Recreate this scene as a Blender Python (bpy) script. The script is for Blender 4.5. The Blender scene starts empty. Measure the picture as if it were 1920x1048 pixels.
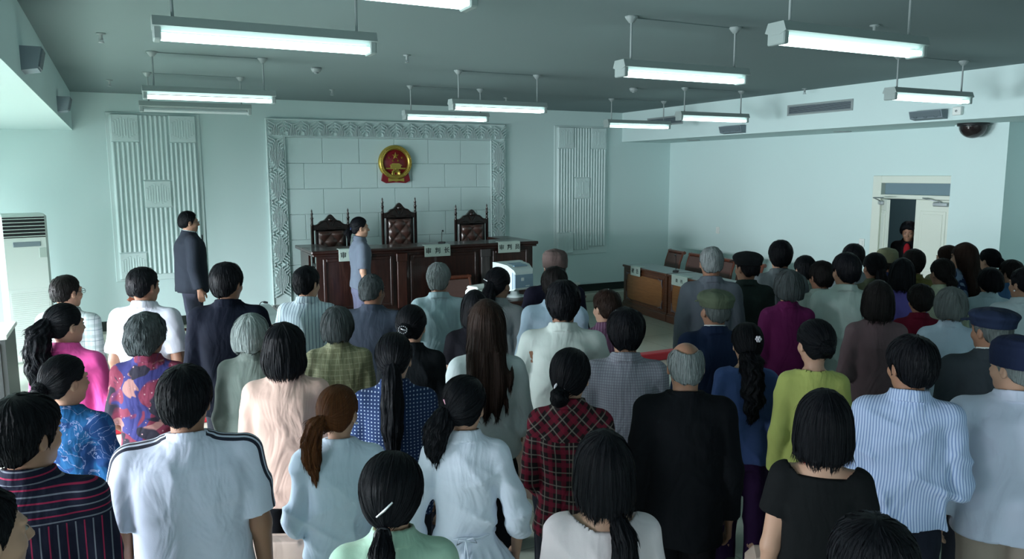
import bpy, math, random
import numpy as np
PI = math.pi
SC = bpy.context.scene
COL = SC.collection

# ---------------------------------------------------------------- camera, view, world, daylight
cam_d = bpy.data.cameras.new('camera'); cam = bpy.data.objects.new('camera', cam_d); COL.objects.link(cam)
cam_d.sensor_width = 36.0; cam_d.lens = 1451.7 / 1920 * 36.0; cam_d.clip_start = .05; cam_d.clip_end = 100
cam.location = (0, 0, 2.3)
from mathutils import Matrix, Vector
_yaw, _pitch, _roll = .4667, .1355, .0032
_f = Vector((math.sin(_yaw) * math.cos(_pitch), math.cos(_yaw) * math.cos(_pitch), -math.sin(_pitch)))
_r0 = Vector((math.cos(_yaw), -math.sin(_yaw), 0)); _d0 = _f.cross(_r0)
_r = _r0 * math.cos(_roll) + _d0 * math.sin(_roll); _d = -_r0 * math.sin(_roll) + _d0 * math.cos(_roll)
cam.rotation_euler = Matrix((( _r.x, -_d.x, -_f.x), (_r.y, -_d.y, -_f.y), (_r.z, -_d.z, -_f.z))).to_euler()
SC.camera = cam
SC.view_settings.view_transform = 'Standard'; SC.view_settings.look = 'None'
SC.view_settings.gamma = 1.0; SC.view_settings.exposure = 0.27; SC.view_settings.use_curve_mapping = False
SC.cycles.max_bounces = 6; SC.cycles.diffuse_bounces = 4; SC.cycles.glossy_bounces = 3
SC.cycles.sample_clamp_indirect = 4.0
world = bpy.data.worlds.new('world'); SC.world = world; world.use_nodes = True
world.node_tree.nodes['Background'].inputs[0].default_value = (.55, .80, .85, 1)
world.node_tree.nodes['Background'].inputs[1].default_value = .6
DAY = (.97, .96, 1.02)
def daylight(name, loc, rot, sx, sy, power, col=DAY, spread=PI):
    l = bpy.data.lights.new(name, 'AREA'); l.shape = 'RECTANGLE'; l.size = sx; l.size_y = sy; l.energy = power; l.color = col; l.spread = spread
    o = bpy.data.objects.new(name, l); COL.objects.link(o); o.location = loc; o.rotation_euler = rot; return o
# overcast daylight standing outside the tall windows of the left wall
WIN = [(-1.9, .5), (2.2, 4.6), (5.9, 8.7), (9.7, 11.3)]  # the fourth window is added to brighten the front-left wall
WIN_FILL = [(-1.2, 1.4), (2.6, 5.2)]       # two unseen rear windows added for fill light, behind the camera
for _i, (_a, _b) in enumerate(WIN):
    daylight('window_daylight', (-3.95, (_a + _b) / 2, 1.40), (0, -PI / 2 + (.4, .4, .72, .75)[_i], 0), 1.35, _b - _a, (90, 310, 870, 150)[_i], spread=(2.0, 2.0, 2.2, 2.6)[_i])
for _i, (_a, _b) in enumerate(WIN_FILL):
    daylight('window_daylight', ((_a + _b) / 2, -2.75, 1.62), (PI / 2, 0, 0), 2.4, 1.65, 30)  # weak fill through the added rear windows
TUBE = 4.5       # brightness of the fluorescent tubes

# ---------------------------------------------------------------- materials
def mat(name, col, rough=.6, metal=0.0, spec=.5, bump=None, emit=None, coat=0.0, sheen=0.0):
    m = bpy.data.materials.new(name); m.use_nodes = True; nt = m.node_tree; b = nt.nodes['Principled BSDF']
    b.inputs['Base Color'].default_value = (*col, 1); b.inputs['Roughness'].default_value = rough; b.inputs['Metallic'].default_value = metal
    b.inputs['Specular IOR Level'].default_value = spec; b.inputs['Coat Weight'].default_value = coat; b.inputs['Sheen Weight'].default_value = sheen
    if emit: b.inputs['Emission Color'].default_value = (*emit[0], 1); b.inputs['Emission Strength'].default_value = emit[1]
    if bump:
        sc, st = bump; t = nt.nodes.new('ShaderNodeTexCoord'); n = nt.nodes.new('ShaderNodeTexNoise'); n.inputs['Scale'].default_value = sc; n.inputs['Detail'].default_value = 4
        bp = nt.nodes.new('ShaderNodeBump'); bp.inputs['Strength'].default_value = st; bp.inputs['Distance'].default_value = .01
        nt.links.new(t.outputs['Object'], n.inputs['Vector']); nt.links.new(n.outputs['Fac'], bp.inputs['Height']); nt.links.new(bp.outputs['Normal'], b.inputs['Normal'])
    return m
class NT:
    """short hand for wiring nodes"""
    def __init__(s, m): s.nt = m.node_tree; s.b = s.nt.nodes['Principled BSDF']
    def n(s, t, **k):
        o = s.nt.nodes.new('ShaderNode' + t)
        for a, v in k.items(): setattr(o, a, v)
        return o
    def l(s, a, b): s.nt.links.new(a, b)
    def m(s, op, a, b=None, c=None):
        o = s.n('Math', operation=op)
        for i, v in enumerate((a, b, c)):
            if v is None: continue
            if isinstance(v, (int, float)): o.inputs[i].default_value = v
            else: s.l(v, o.inputs[i])
        return o.outputs[0]
    def mix(s, f, a, b):
        o = s.n('Mix', data_type='RGBA')
        for i, v in ((0, f), (6, a), (7, b)):
            if isinstance(v, (int, float)): o.inputs[i].default_value = v
            elif isinstance(v, tuple): o.inputs[i].default_value = (*v, 1)
            else: s.l(v, o.inputs[i])
        return o.outputs[2]
def cloth(name, col, layers=(), rough=.85, fold=.5, weave=True, sheen=.1):
    """layers: ('x'|'y'|'z'|'d'|'e', period, duty, colour, strength, phase) stripes; ('dots', period, size, colour); ('blobs', scale, threshold, colour, distortion); ('rag',) sleeve stripes"""
    lum = sum(col) / 3; m = mat('fabric_' + name, col, rough, spec=.06 + min(.2, lum), sheen=sheen * min(1, lum * 3)); t = NT(m)
    tc = t.n('TexCoord'); sp = t.n('SeparateXYZ'); t.l(tc.outputs['Object'], sp.inputs[0]); X, Y, Z = sp.outputs
    base = None; cur = col
    for L in layers:
        k = L[0]
        if k in ('x', 'y', 'z', 'd', 'e'):
            c = {'x': X, 'y': Y, 'z': Z}.get(k)
            if k == 'd': c = t.m('ADD', X, Z)
            if k == 'e': c = t.m('SUBTRACT', X, Z)
            if k == 'x': c = t.m('ADD', X, t.m('MULTIPLY', t.m('SIGN', X), t.m('MULTIPLY', Y, .35)))
            v = t.m('FRACT', t.m('ADD', t.m('DIVIDE', c, L[1]), (L[5] if len(L) > 5 else 0) + 50))
            f = t.m('MULTIPLY', t.m('LESS_THAN', v, L[2]), L[4] if len(L) > 4 else 1.0)
            if len(L) > 6: f = t.m('MULTIPLY', f, t.m('MULTIPLY', t.m('GREATER_THAN', Z, L[6]), t.m('LESS_THAN', Z, L[7])))
            cur = t.mix(f, cur, L[3])
        elif k == 'dots':
            f1 = t.m('ABSOLUTE', t.m('SUBTRACT', t.m('FRACT', t.m('ADD', t.m('DIVIDE', X, L[1]), 50.)), .5))
            f2 = t.m('ABSOLUTE', t.m('SUBTRACT', t.m('FRACT', t.m('ADD', t.m('DIVIDE', Z, L[1]), 50.)), .5))
            cur = t.mix(t.m('LESS_THAN', t.m('MAXIMUM', f1, f2), L[2]), cur, L[3])
        elif k == 'blobs':
            n = t.n('TexNoise'); n.inputs['Scale'].default_value = L[1]; n.inputs['Detail'].default_value = 2; n.inputs['Distortion'].default_value = L[4]
            mp = t.n('Mapping'); mp.inputs['Location'].default_value = (L[1] * .37, L[2] * 9, 1.3); t.l(tc.outputs['Object'], mp.inputs[0]); t.l(mp.outputs[0], n.inputs['Vector'])
            v = t.m('MULTIPLY', t.m('SUBTRACT', n.outputs['Fac'], L[2]), 40.); v = t.m('MINIMUM', t.m('MAXIMUM', v, 0.), 1.); cur = t.mix(v, cur, L[3])
        elif k == 'veins':
            n = t.n('TexNoise'); n.inputs['Scale'].default_value = L[1]; n.inputs['Detail'].default_value = 3; n.inputs['Distortion'].default_value = 1.5; t.l(tc.outputs['Object'], n.inputs['Vector'])
            v = t.m('LESS_THAN', t.m('ABSOLUTE', t.m('SUBTRACT', n.outputs['Fac'], .5)), L[2]); cur = t.mix(v, cur, L[3])
        elif k == 'cells':
            n = t.n('TexVoronoi'); n.inputs['Scale'].default_value = L[1]; t.l(tc.outputs['Object'], n.inputs['Vector'])
            cur = t.mix(t.m('LESS_THAN', n.outputs['Distance'], L[2]), cur, L[3])
        elif k == 'band':     # a band between two heights
            cur = t.mix(t.m('MULTIPLY', t.m('GREATER_THAN', Z, L[1]), t.m('LESS_THAN', Z, L[2])), cur, L[3])
        elif k == 'rag':
            v = t.m('FRACT', t.m('ADD', t.m('DIVIDE', Y, .0235), 50.12)); line = t.m('LESS_THAN', v, .60)
            inr = t.m('MULTIPLY', t.m('GREATER_THAN', Y, -.050), t.m('LESS_THAN', Y, .018))
            ax = t.m('ABSOLUTE', X); out = t.m('MULTIPLY', t.m('GREATER_THAN', ax, .068), t.m('GREATER_THAN', t.m('ADD', Z, t.m('MULTIPLY', ax, 1.6)), 1.56))
            cur = t.mix(t.m('MULTIPLY', line, t.m('MULTIPLY', inr, out)), cur, (.01, .012, .03))
    if not isinstance(cur, tuple): t.l(cur, t.b.inputs['Base Color'])
    mp = t.n('Mapping'); mp.inputs['Scale'].default_value = (7, 7, 3.2); t.l(tc.outputs['Object'], mp.inputs[0])
    n = t.n('TexNoise'); n.inputs['Scale'].default_value = 1; n.inputs['Detail'].default_value = 3; n.inputs['Roughness'].default_value = .45; n.inputs['Distortion'].default_value = .8; t.l(mp.outputs[0], n.inputs['Vector'])
    bp = t.n('Bump'); bp.inputs['Strength'].default_value = fold; bp.inputs['Distance'].default_value = .05; t.l(n.outputs['Fac'], bp.inputs['Height'])
    n2 = t.n('TexNoise'); n2.inputs['Scale'].default_value = 260; t.l(tc.outputs['Object'], n2.inputs['Vector'])
    b2 = t.n('Bump'); b2.inputs['Strength'].default_value = .15; b2.inputs['Distance'].default_value = .002; t.l(n2.outputs['Fac'], b2.inputs['Height']); t.l(bp.outputs[0], b2.inputs['Normal'])
    t.l(b2.outputs[0], t.b.inputs['Normal'])
    return m
def hairmat(name, c1, c2=None, rough=.42, spec=.075, bald=False, fine=120):
    m = mat('hair_' + name, c1, rough, spec=spec); t = NT(m); c2 = c2 or tuple(v * 2.2 + .004 for v in c1)
    tc = t.n('TexCoord'); sp = t.n('SeparateXYZ'); t.l(tc.outputs['Object'], sp.inputs[0]); X, Y, Z = sp.outputs
    a = t.m('ARCTAN2', X, Y); cb = t.n('CombineXYZ'); t.l(t.m('MULTIPLY', a, float(fine)), cb.inputs[0]); t.l(t.m('MULTIPLY', Z, 7.), cb.inputs[1]); 
    n = t.n('TexNoise'); n.inputs['Scale'].default_value = 1.; n.inputs['Detail'].default_value = 4; n.inputs['Distortion'].default_value = .4; t.l(cb.outputs[0], n.inputs['Vector'])
    cr = t.m('MULTIPLY', t.m('SUBTRACT', n.outputs['Fac'], .36), 3.); cr = t.m('MINIMUM', t.m('MAXIMUM', cr, 0.), 1.)
    t.l(t.mix(cr, c1, c2), t.b.inputs['Base Color'])
    bp = t.n('Bump'); bp.inputs['Strength'].default_value = .55; bp.inputs['Distance'].default_value = .004; t.l(n.outputs['Fac'], bp.inputs['Height']); t.l(bp.outputs[0], t.b.inputs['Normal'])
    return m
def wood(name, c1, c2, rough=.35, scale=3.0, axis='z', coat=.3):
    m = mat(name, c1, rough, coat=coat); t = NT(m); tc = t.n('TexCoord'); mp = t.n('Mapping')
    mp.inputs['Scale'].default_value = {'z': (14, 14, 1.2), 'x': (1.2, 14, 14), 'y': (14, 1.2, 14)}[axis]; t.l(tc.outputs['Object'], mp.inputs[0])
    n = t.n('TexNoise'); n.inputs['Scale'].default_value = scale; n.inputs['Detail'].default_value = 6; n.inputs['Distortion'].default_value = .8; t.l(mp.outputs[0], n.inputs['Vector'])
    f = t.m('MINIMUM', t.m('MAXIMUM', t.m('MULTIPLY', t.m('SUBTRACT', n.outputs['Fac'], .35), 3.), 0.), 1.)
    t.l(t.mix(f, c1, c2), t.b.inputs['Base Color']); return m

# ---------------------------------------------------------------- mesh building
class MB:
    def __init__(s): s.v = []; s.f = []; s.sm = []
    def raw(s, v, f, smooth=False):
        o = len(s.v); s.v += [tuple(p) for p in v]; s.f += [tuple(i + o for i in q) for q in f]; s.sm += [smooth] * len(f); return s
    def box(s, x0, x1, y0, y1, z0, z1, b=0.0, M=None):
        if x0 > x1: x0, x1 = x1, x0
        if y0 > y1: y0, y1 = y1, y0
        b = min(b, (x1 - x0) * .45, (y1 - y0) * .45, (z1 - z0) * .45)
        if b <= 0:
            v = [(x, y, z) for x in (x0, x1) for y in (y0, y1) for z in (z0, z1)]
            f = [(0, 1, 3, 2), (4, 6, 7, 5), (0, 4, 5, 1), (2, 3, 7, 6), (0, 2, 6, 4), (1, 5, 7, 3)]
        else:
            v = []; idx = {}
            for cx in (0, 1):
                for cy in (0, 1):
                    for cz in (0, 1):
                        X = (x0, x1)[cx]; Y = (y0, y1)[cy]; Z = (z0, z1)[cz]; dx = (b, -b)[cx]; dy = (b, -b)[cy]; dz = (b, -b)[cz]
                        for k, p in enumerate(((X, Y + dy, Z + dz), (X + dx, Y, Z + dz), (X + dx, Y + dy, Z))): idx[cx, cy, cz, k] = len(v); v.append(p)
            I = lambda a, k: idx[(*a, k)]
            f = []
            for c in (0, 1):
                f.append([I((c, 0, 0), 0), I((c, 0, 1), 0), I((c, 1, 1), 0), I((c, 1, 0), 0)][::1 if not c else -1])
                f.append([I((0, c, 0), 1), I((1, c, 0), 1), I((1, c, 1), 1), I((0, c, 1), 1)][::1 if not c else -1])
                f.append([I((0, 0, c), 2), I((0, 1, c), 2), I((1, 1, c), 2), I((1, 0, c), 2)][::1 if not c else -1])
            for a in (0, 1):
                for c in (0, 1):
                    sg = 1 if a == c else -1
                    f.append([I((a, c, 0), 0), I((a, c, 0), 1), I((a, c, 1), 1), I((a, c, 1), 0)][::sg])
                    f.append([I((a, 0, c), 0), I((a, 1, c), 0), I((a, 1, c), 2), I((a, 0, c), 2)][::sg])
                    f.append([I((0, a, c), 1), I((0, a, c), 2), I((1, a, c), 2), I((1, a, c), 1)][::sg])
                    for e in (0, 1):
                        q = [I((a, c, e), 0), I((a, c, e), 1), I((a, c, e), 2)]; f.append(q[::-1 if (a + c + e) % 2 == 0 else 1])
        if M is not None: v = [tuple(M @ Vector(p)) for p in v]
        return s.raw(v, f)
    def tube(s, pts, r, n=10, caps=True, smooth=True):
        pts = [Vector(p) for p in pts]; R = r if isinstance(r, (list, tuple)) else [r] * len(pts)
        v = []; f = []; up = None
        for i, p in enumerate(pts):
            t = (pts[min(i + 1, len(pts) - 1)] - pts[max(i - 1, 0)]).normalized()
            if up is None: up = Vector((0, 0, 1)) if abs(t.z) < .9 else Vector((1, 0, 0))
            a = t.cross(up).normalized(); bb = a.cross(t).normalized(); up = bb
            for k in range(n): w = 2 * PI * k / n; v.append(p + (a * math.cos(w) + bb * math.sin(w)) * R[i])
        for i in range(len(pts) - 1):
            for k in range(n): f.append((i * n + k, i * n + (k + 1) % n, (i + 1) * n + (k + 1) % n, (i + 1) * n + k))
        s.raw(v, f, smooth)
        if caps: s.raw(v[:n], [tuple(range(n))[::-1]]); s.raw(v[-n:], [tuple(range(n))])
        return s
    def lathe(s, prof, c=(0, 0, 0), n=20, ax='z', smooth=True):
        v = []; f = []
        for r, h in prof:
            for k in range(n):
                w = 2 * PI * k / n; p = (r * math.cos(w), r * math.sin(w), h)
                if ax == 'y': p = (p[0], h, p[1])
                if ax == 'x': p = (h, p[0], p[1])
                v.append((p[0] + c[0], p[1] + c[1], p[2] + c[2]))
        for i in range(len(prof) - 1):
            for k in range(n):
                q = (i * n + k, i * n + (k + 1) % n, (i + 1) * n + (k + 1) % n, (i + 1) * n + k); f.append(q[::-1] if ax == 'y' else q)
        return s.raw(v, f, smooth)
    def prism(s, poly, y0, y1, plane='xz', smooth=False):
        n = len(poly)
        def P(a, b, h): return {'xz': (a, h, b), 'yz': (h, a, b), 'xy': (a, b, h)}[plane]
        v = [P(a, b, y0) for a, b in poly] + [P(a, b, y1) for a, b in poly]
        f = [tuple(range(n)), tuple(range(2 * n - 1, n - 1, -1))] + [(i, (i + 1) % n, (i + 1) % n + n, i + n)[::-1] for i in range(n)]
        return s.raw(v, f, smooth)
    def mesh(s, name, fix=True):
        me = bpy.data.meshes.new(name); me.from_pydata(s.v, [], s.f); me.polygons.foreach_set('use_smooth', s.sm)
        if fix:
            import bmesh
            bm = bmesh.new(); bm.from_mesh(me); bmesh.ops.recalc_face_normals(bm, faces=bm.faces); bm.to_mesh(me); bm.free()
        me.update(); return me
    def obj(s, name, m=None, parent=None, **k): return obj(name, s.mesh(name), m, parent, **k)
def obj(name, me, m=None, parent=None, loc=None, rot=None, scale=None):
    o = bpy.data.objects.new(name, me); COL.objects.link(o)
    if m is not None: (me.materials.append(m) if len(me.materials) == 0 else None); 
    if m is not None and me.materials[0] != m: o.material_slots[0].link = 'OBJECT'; o.material_slots[0].material = m
    if parent is not None: o.parent = parent
    if loc is not None: o.location = loc
    if rot is not None: o.rotation_euler = rot
    if scale is not None: o.scale = scale
    return o
def tag(o, label, cat, group=None, kind=None):
    o['label'] = label; o['category'] = cat
    if group: o['group'] = group
    if kind: o['kind'] = kind
    return o
def thing(name, label, cat, loc=(0, 0, 0), rz=0.0, group=None, scale=1.0):
    o = bpy.data.objects.new(name, None); COL.objects.link(o); o.location = loc; o.rotation_euler = (0, 0, rz); o.scale = (scale,) * 3
    return tag(o, label, cat, group)
def structure(name, mb, m, label=None):
    o = mb.obj(name, m); o['kind'] = 'structure'
    if label: o['label'] = label; o['category'] = name.split('_')[0]
    return o
def copy_tree(o, parent=None):
    c = o.copy(); COL.objects.link(c)
    if parent is not None: c.parent = parent
    for ch in list(o.children): copy_tree(ch, c)
    return c

# ---------------------------------------------------------------- the room
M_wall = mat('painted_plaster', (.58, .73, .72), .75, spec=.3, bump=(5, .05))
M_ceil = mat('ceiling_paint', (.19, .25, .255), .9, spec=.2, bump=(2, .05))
M_white = mat('white_gloss_paint', (.72, .77, .74), .45)
M_relief = mat('relief_plaster', (.60, .73, .72), .5, spec=.4)
M_base = mat('dark_skirting', (.012, .02, .018), .35)
M_dark = mat('black_plastic', (.01, .012, .014), .45)
M_grey = mat('grey_plastic', (.16, .21, .24), .55)
M_metal = mat('brushed_steel', (.45, .48, .50), .35, metal=.9)
M_rod = mat('painted_rod', (.26, .31, .31), .5)
M_glass = mat('window_glass', (.8, .9, .9), .05)
def glassify(m, tint=(.85, .95, .95), gl=.10):
    nt = m.node_tree; out = nt.nodes['Material Output']; tr = nt.nodes.new('ShaderNodeBsdfTransparent'); tr.inputs[0].default_value = (*tint, 1)
    g = nt.nodes.new('ShaderNodeBsdfGlossy'); g.inputs['Roughness'].default_value = .03; mx = nt.nodes.new('ShaderNodeMixShader'); mx.inputs[0].default_value = gl
    nt.links.new(tr.outputs[0], mx.inputs[1]); nt.links.new(g.outputs[0], mx.inputs[2]); nt.links.new(mx.outputs[0], out.inputs[0])
glassify(M_glass)
M_floor = mat('floor_tile', (.40, .455, .39), .22); t = NT(M_floor)
tc = t.n('TexCoord'); br = t.n('TexBrick'); br.offset = 0; br.inputs['Scale'].default_value = 1; br.inputs['Brick Width'].default_value = .8; br.inputs['Row Height'].default_value = .8
br.inputs['Mortar Size'].default_value = .004; br.inputs['Color1'].default_value = (.43, .47, .40, 1); br.inputs['Color2'].default_value = (.41, .45, .38, 1); br.inputs['Mortar'].default_value = (.25, .27, .24, 1)
t.l(tc.outputs['Object'], br.inputs[0]); t.l(br.outputs[0], t.b.inputs['Base Color'])

D, ZC, ZT, BL, BR, XR, XL, YB = 12.0, 3.4, 2.875, -.5, 8.32, 9.43, -3.8, -2.6
structure('floor', MB().box(XL - .2, 12.5, YB - .2, D + .2, -.15, 0), M_floor)
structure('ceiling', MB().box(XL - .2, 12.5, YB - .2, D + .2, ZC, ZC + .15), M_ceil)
structure('wall_front', MB().box(XL - .2, 12.5, D, D + .2, 0, ZC), M_wall)
w = MB(); xs_ = [XL - .2] + [v for p in WIN_FILL for v in p] + [12.5]
for i in range(0, len(xs_), 2): w.box(xs_[i], xs_[i + 1], YB - .2, YB, 0, ZC)
for a, b in WIN_FILL: w.box(a, b, YB - .2, YB, 0, .75); w.box(a, b, YB - .2, YB, 2.45, ZC)
structure('wall_back', w, M_wall)
w = MB(); ys = [YB] + [v for p in WIN for v in p] + [D]
for i in range(0, len(ys), 2): w.box(XL - .2, XL, ys[i], ys[i + 1], 0, ZC)
for a, b in WIN: w.box(XL - .2, XL, a, b, 0, .75); w.box(XL - .2, XL, a, b, 2.18, ZC)
structure('wall_left', w, M_wall)
for i, (a, b) in enumerate(WIN):
    w = MB(); f = .06
    for z0, z1 in ((.75, .75 + f), (2.18 - f, 2.18), (1.7, 1.7 + f)): w.box(XL - .13, XL - .05, a, b, z0, z1)
    for y in (a, a + (b - a) / 3 - f / 2, a + 2 * (b - a) / 3 - f / 2, b - f): w.box(XL - .131, XL - .049, y, y + f, .751, 2.179)
    o = structure('window_%d' % (i + 1), w, M_white)
    p = MB().box(XL - .095, XL - .088, a + .02, b - .02, .77, 2.16).obj('pane', M_glass, o)
    s = MB().box(XL - .05, XL + .10, a - .05, b + .05, .71, .748, .01).obj('sill', M_white, o)
for i, (a, b) in enumerate(WIN_FILL):  # frames of the rear windows added as fill
    w = MB(); f = .06
    for z0, z1 in ((.75, .75 + f), (2.45 - f, 2.45), (1.9, 1.9 + f)): w.box(a, b, YB - .13, YB - .05, z0, z1)
    for x in (a, (a + b) / 2 - f / 2, b - f): w.box(x, x + f, YB - .131, YB - .049, .751, 2.449)
    o = structure('window_%d' % (i + 5), w, M_white)
    MB().box(a + .02, b - .02, YB - .095, YB - .088, .77, 2.43).obj('pane', M_glass, o); MB().box(a - .05, b + .05, YB - .05, YB + .10, .71, .748, .01).obj('sill', M_white, o)
DY0, DY1, DZ, DT = 6.25, 7.36, 1.95, 2.19
w = MB().box(XR, XR + .18, DY1, D, 0, ZC).box(XR, XR + .18, DY0, DY1, DT, ZC).box(XR, XR + .18, 6.0, DY0, 0, ZC)
structure('wall_right', w, M_wall)
structure('wall_right_near', MB().box(9.85, 10.05, YB, 5.52, 0, ZC), M_wall)
structure('pillar_right', MB().box(9.20, 10.05, 5.52, 6.18, 0, ZT), M_wall)
structure('beam_left', MB().box(XL, BL, YB, D, 2.895, ZC), M_wall)
structure('beam_right', MB().box(BR, 10.05, YB, D, ZT, ZC), M_wall)
structure('trim_1', MB().box(XL, XR, 11.75, D, 0, .15, .008), M_floor)
structure('baseboard_front', MB().box(XL, XR, D - .02, D + .005, .15, .285, .003), M_base)
structure('baseboard_right', MB().box(XR - .02, XR + .005, 7.46, D - .25, 0, .13, .003), M_base)
structure('trim_2', MB().box(1.36, 7.34, D - .10, D, .15, .30, .004).box(1.33, 7.37, D - .13, D, .30, .345, .008), M_white)
structure('trim_3', MB().box(-.6, 8.3, 7.55, 7.68, 0, .10, .01), mat('red_lacquer', (.45, .015, .03), .4), None)
# corridor outside the door
M_corr = mat('corridor_paint', (.20, .33, .36), .8)
structure('wall_corridor', MB().box(11.6, 11.8, 5, 9.2, 0, ZC).box(XR + .18, 11.6, 9.0, 9.2, 0, ZC).box(10.05, 11.6, 5.0, 5.2, 0, ZC), M_corr)
l = bpy.data.lights.new('corridor_fill', 'AREA'); l.size = .6; l.energy = 6; l.color = DAY; o = bpy.data.objects.new('corridor_fill', l); COL.objects.link(o); o.location = (10.6, 7.6, 3.2)  # added lamp without a fixture, gives the corridor a dim light

# door: frame, transom pane, two leaves with closers
M_door = mat('cream_door_paint', (.66, .72, .64), .45)
w = MB(); x0, x1 = XR - .035, XR + .18
w.box(x0, x1, DY1 - .045, DY1 + .09, 0, DT + .07, .006); w.box(x0, x1, DY0 - .09, DY0 + .045, 0, DT + .07, .006)
w.box(x0, x1, DY0 + .045, DY1 - .045, DT - .03, DT + .07, .006); w.box(x0, x1, DY0 + .045, DY1 - .045, DZ, DZ + .055, .006)
door = structure('door_1', w, M_door)
M_tr = mat('frosted_transom', (.16, .24, .28), .25)
MB().box(XR + .05, XR + .06, DY0 + .045, DY1 - .045, DZ + .055, DT - .03).obj('transom_pane', M_tr, door)
def leaf(hy, sgn, ang, lbl):
    wd = .51; e = bpy.data.objects.new('door_leaf', None)
    m = MB(); m.box(-.02, .02, 0, sgn * wd, .01, DZ - .005, .003)
    for z0, z1 in ((.16, .86), (1.0, 1.80)):      # raised frame and panel on both faces
        for s in (-1, 1):
            m.box(s * .02, s * .028, sgn * .075, sgn * (wd - .075), z0, z1, .004); m.box(s * .026, s * .034, sgn * .115, sgn * (wd - .115), z0 + .04, z1 - .04, .004)
    o = m.obj('door_leaf', M_door, door, loc=(XR + .03, hy, 0), rot=(0, 0, ang))
    h = MB().tube([(-.02, sgn * (wd - .05), .96), (-.07, sgn * (wd - .05), .96), (-.07, sgn * (wd - .17), .96)], .009).box(-.026, -.02, sgn * (wd - .08), sgn * (wd - .025), .88, 1.04).obj('handle', M_metal, o)
    h['label'] = 'steel lever handle'
    c = MB().box(-.075, -.02, sgn * .03, sgn * .24, DZ - .085, DZ - .03, .01).tube([(-.06, sgn * .14, DZ - .03), (-.16, sgn * .27, DZ + .015), (-.05, sgn * .40, DZ + .02)], .008).obj('door_closer', M_metal, o)
    return o
leaf(DY1 - .045, -1, math.radians(-45), ''); leaf(DY0 + .045, 1, 0, '')
for y, z, lb in ((10.6, 1.30, 'white light switch on the right wall between the far corner and the accused table'), (7.60, 1.31, 'white light switch beside the door frame')):
    t_ = thing('light_switch', lb, 'light switch', (XR, y, z), 0)
    MB().box(-.012, 0, -.045, .045, -.06, .06, .004).obj('plate', M_white, t_); MB().box(-.02, -.010, -.018, .018, -.03, .03, .003).obj('rocker', M_white, t_)

# ---------------------------------------------------------------- wall reliefs
def relief_panel(x0, x1, z0, z1, label):
    t_ = thing('wall_relief', label, 'wall relief', (0, D - .001, 0), 0)
    W_ = x1 - x0; cw = W_ / 3; pl = MB()
    cols = [(x0, z0, z1), (x0 + cw, z0 + .05, z1), (x0 + 2 * cw, z0 + .10, z1)]
    for cx, za, zb in cols: pl.box(cx, cx + cw, -.03, 0, za, zb, .004)
    pl.box(x0 - .05, x1 + .05, -.016, 0, z0 - .03, z1 + .03, .004)
    pl.obj('backing', M_relief, t_)
    sq = {0: [z0 + .005, z1 - .36], 1: [(z0 + z1) / 2 - .13], 2: [z1 - .36]}
    for c, (cx, za, zb) in enumerate(cols):
        m = MB(); n = 6; sp = cw / n
        segs = [(za + .01, zb - .01)]
        for q in sq[c]:
            segs = [s2 for s_ in segs for s2 in ((s_[0], min(s_[1], q - .015)), (max(s_[0], q + .375), s_[1])) if s2[1] - s2[0] > .05]
        for i in range(n):
            xc = cx + (i + .5) * sp
            for a, b in segs:
                P = [(xc + .021 * math.cos(w_), -.03 - .026 * math.sin(w_)) for w_ in np.linspace(0, PI, 7)]
                m.prism(P, a, b, 'xy', smooth=False)
        m.obj('ribs', M_relief, t_)
        for q in sq[c]:
            s = MB().box(cx + .012, cx + cw - .012, -.06, -.028, q, q + .36, .006)
            xm = cx + cw / 2
            s.box(xm - .007, xm + .007, -.068, -.058, q + .07, q + .29, .002)
            for k in range(4):
                d_ = .035 + k * .032; 
                for sg in (-1, 1):
                    s.box(xm + sg * d_ - .003, xm + sg * d_ + .003, -.066, -.058, q + .04 + .02 * k, q + .32 - .02 * k, .001)
                    s.box(xm + sg * d_, xm + sg * (d_ + .026), -.066, -.058, q + .04 + .02 * k, q + .046 + .02 * k, .001)
                    s.box(xm + sg * d_, xm + sg * (d_ + .026), -.066, -.058, q + .314 - .02 * k, q + .32 - .02 * k, .001)
            s.obj('carved_square', M_relief, t_)
    return t_
relief_panel(-.06, 1.03, .86, 3.12, 'pale ribbed plaster relief panel behind the man in the suit')
relief_panel(6.93, 7.95, .88, 3.11, 'faint ribbed plaster relief panel right of the judges bench')
def fan(m, x, z, up, h=.20, hw=.108, y0=-.072, y1=-.034):
    """half of the star motif: parallel bars that bend outwards at the end; up = +1/-1"""
    for k in range(5):
        xk = .012 + k * .021; zk = h - k * .036
        for s in (-1, 1):
            P = [(x + s * (xk - .0055), z), (x + s * (xk + .0055), z), (x + s * (xk + .0055), z + up * (zk - .004)), (x + s * hw, z + up * (zk - .004 + (hw - xk) * .55)), (x + s * hw, z + up * (zk + .010 + (hw - xk) * .55)), (x + s * (xk - .0055), z + up * (zk + .006))]
            if k == 4: P = P[:3] + [(x + s * (xk - .0055), z + up * (zk + .002))]
            m.prism(P, y0, y1, 'xz')
sur = thing('relief_surround', 'pale carved plaster surround of star motifs framing the block wall behind the judges', 'wall relief', (0, D - .001, 0))
for xc in (2.115, 5.765):
    m = MB().box(xc - .125, xc + .125, -.036, 0, .345, 3.11, .003).box(xc - .135, xc - .120, -.055, 0, .345, 3.11, .003).box(xc + .120, xc + .135, -.055, 0, .345, 2.86, .003)
    z = 2.60 + .0
    while z > .5: fan(m, xc, z, 1); fan(m, xc, z, -1); z -= .47
    m.obj('pilaster', M_relief, sur)
m = MB().box(2.24, 5.64, -.036, 0, 2.86, 3.11, .003).box(1.98, 5.90, -.055, 0, 3.10, 3.125, .003).box(2.24, 5.64, -.055, 0, 2.855, 2.87, .003)
x = 2.12
while x < 5.8: fan(m, x, 2.88, 1, h=.15, hw=.11); x += .245
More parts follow.
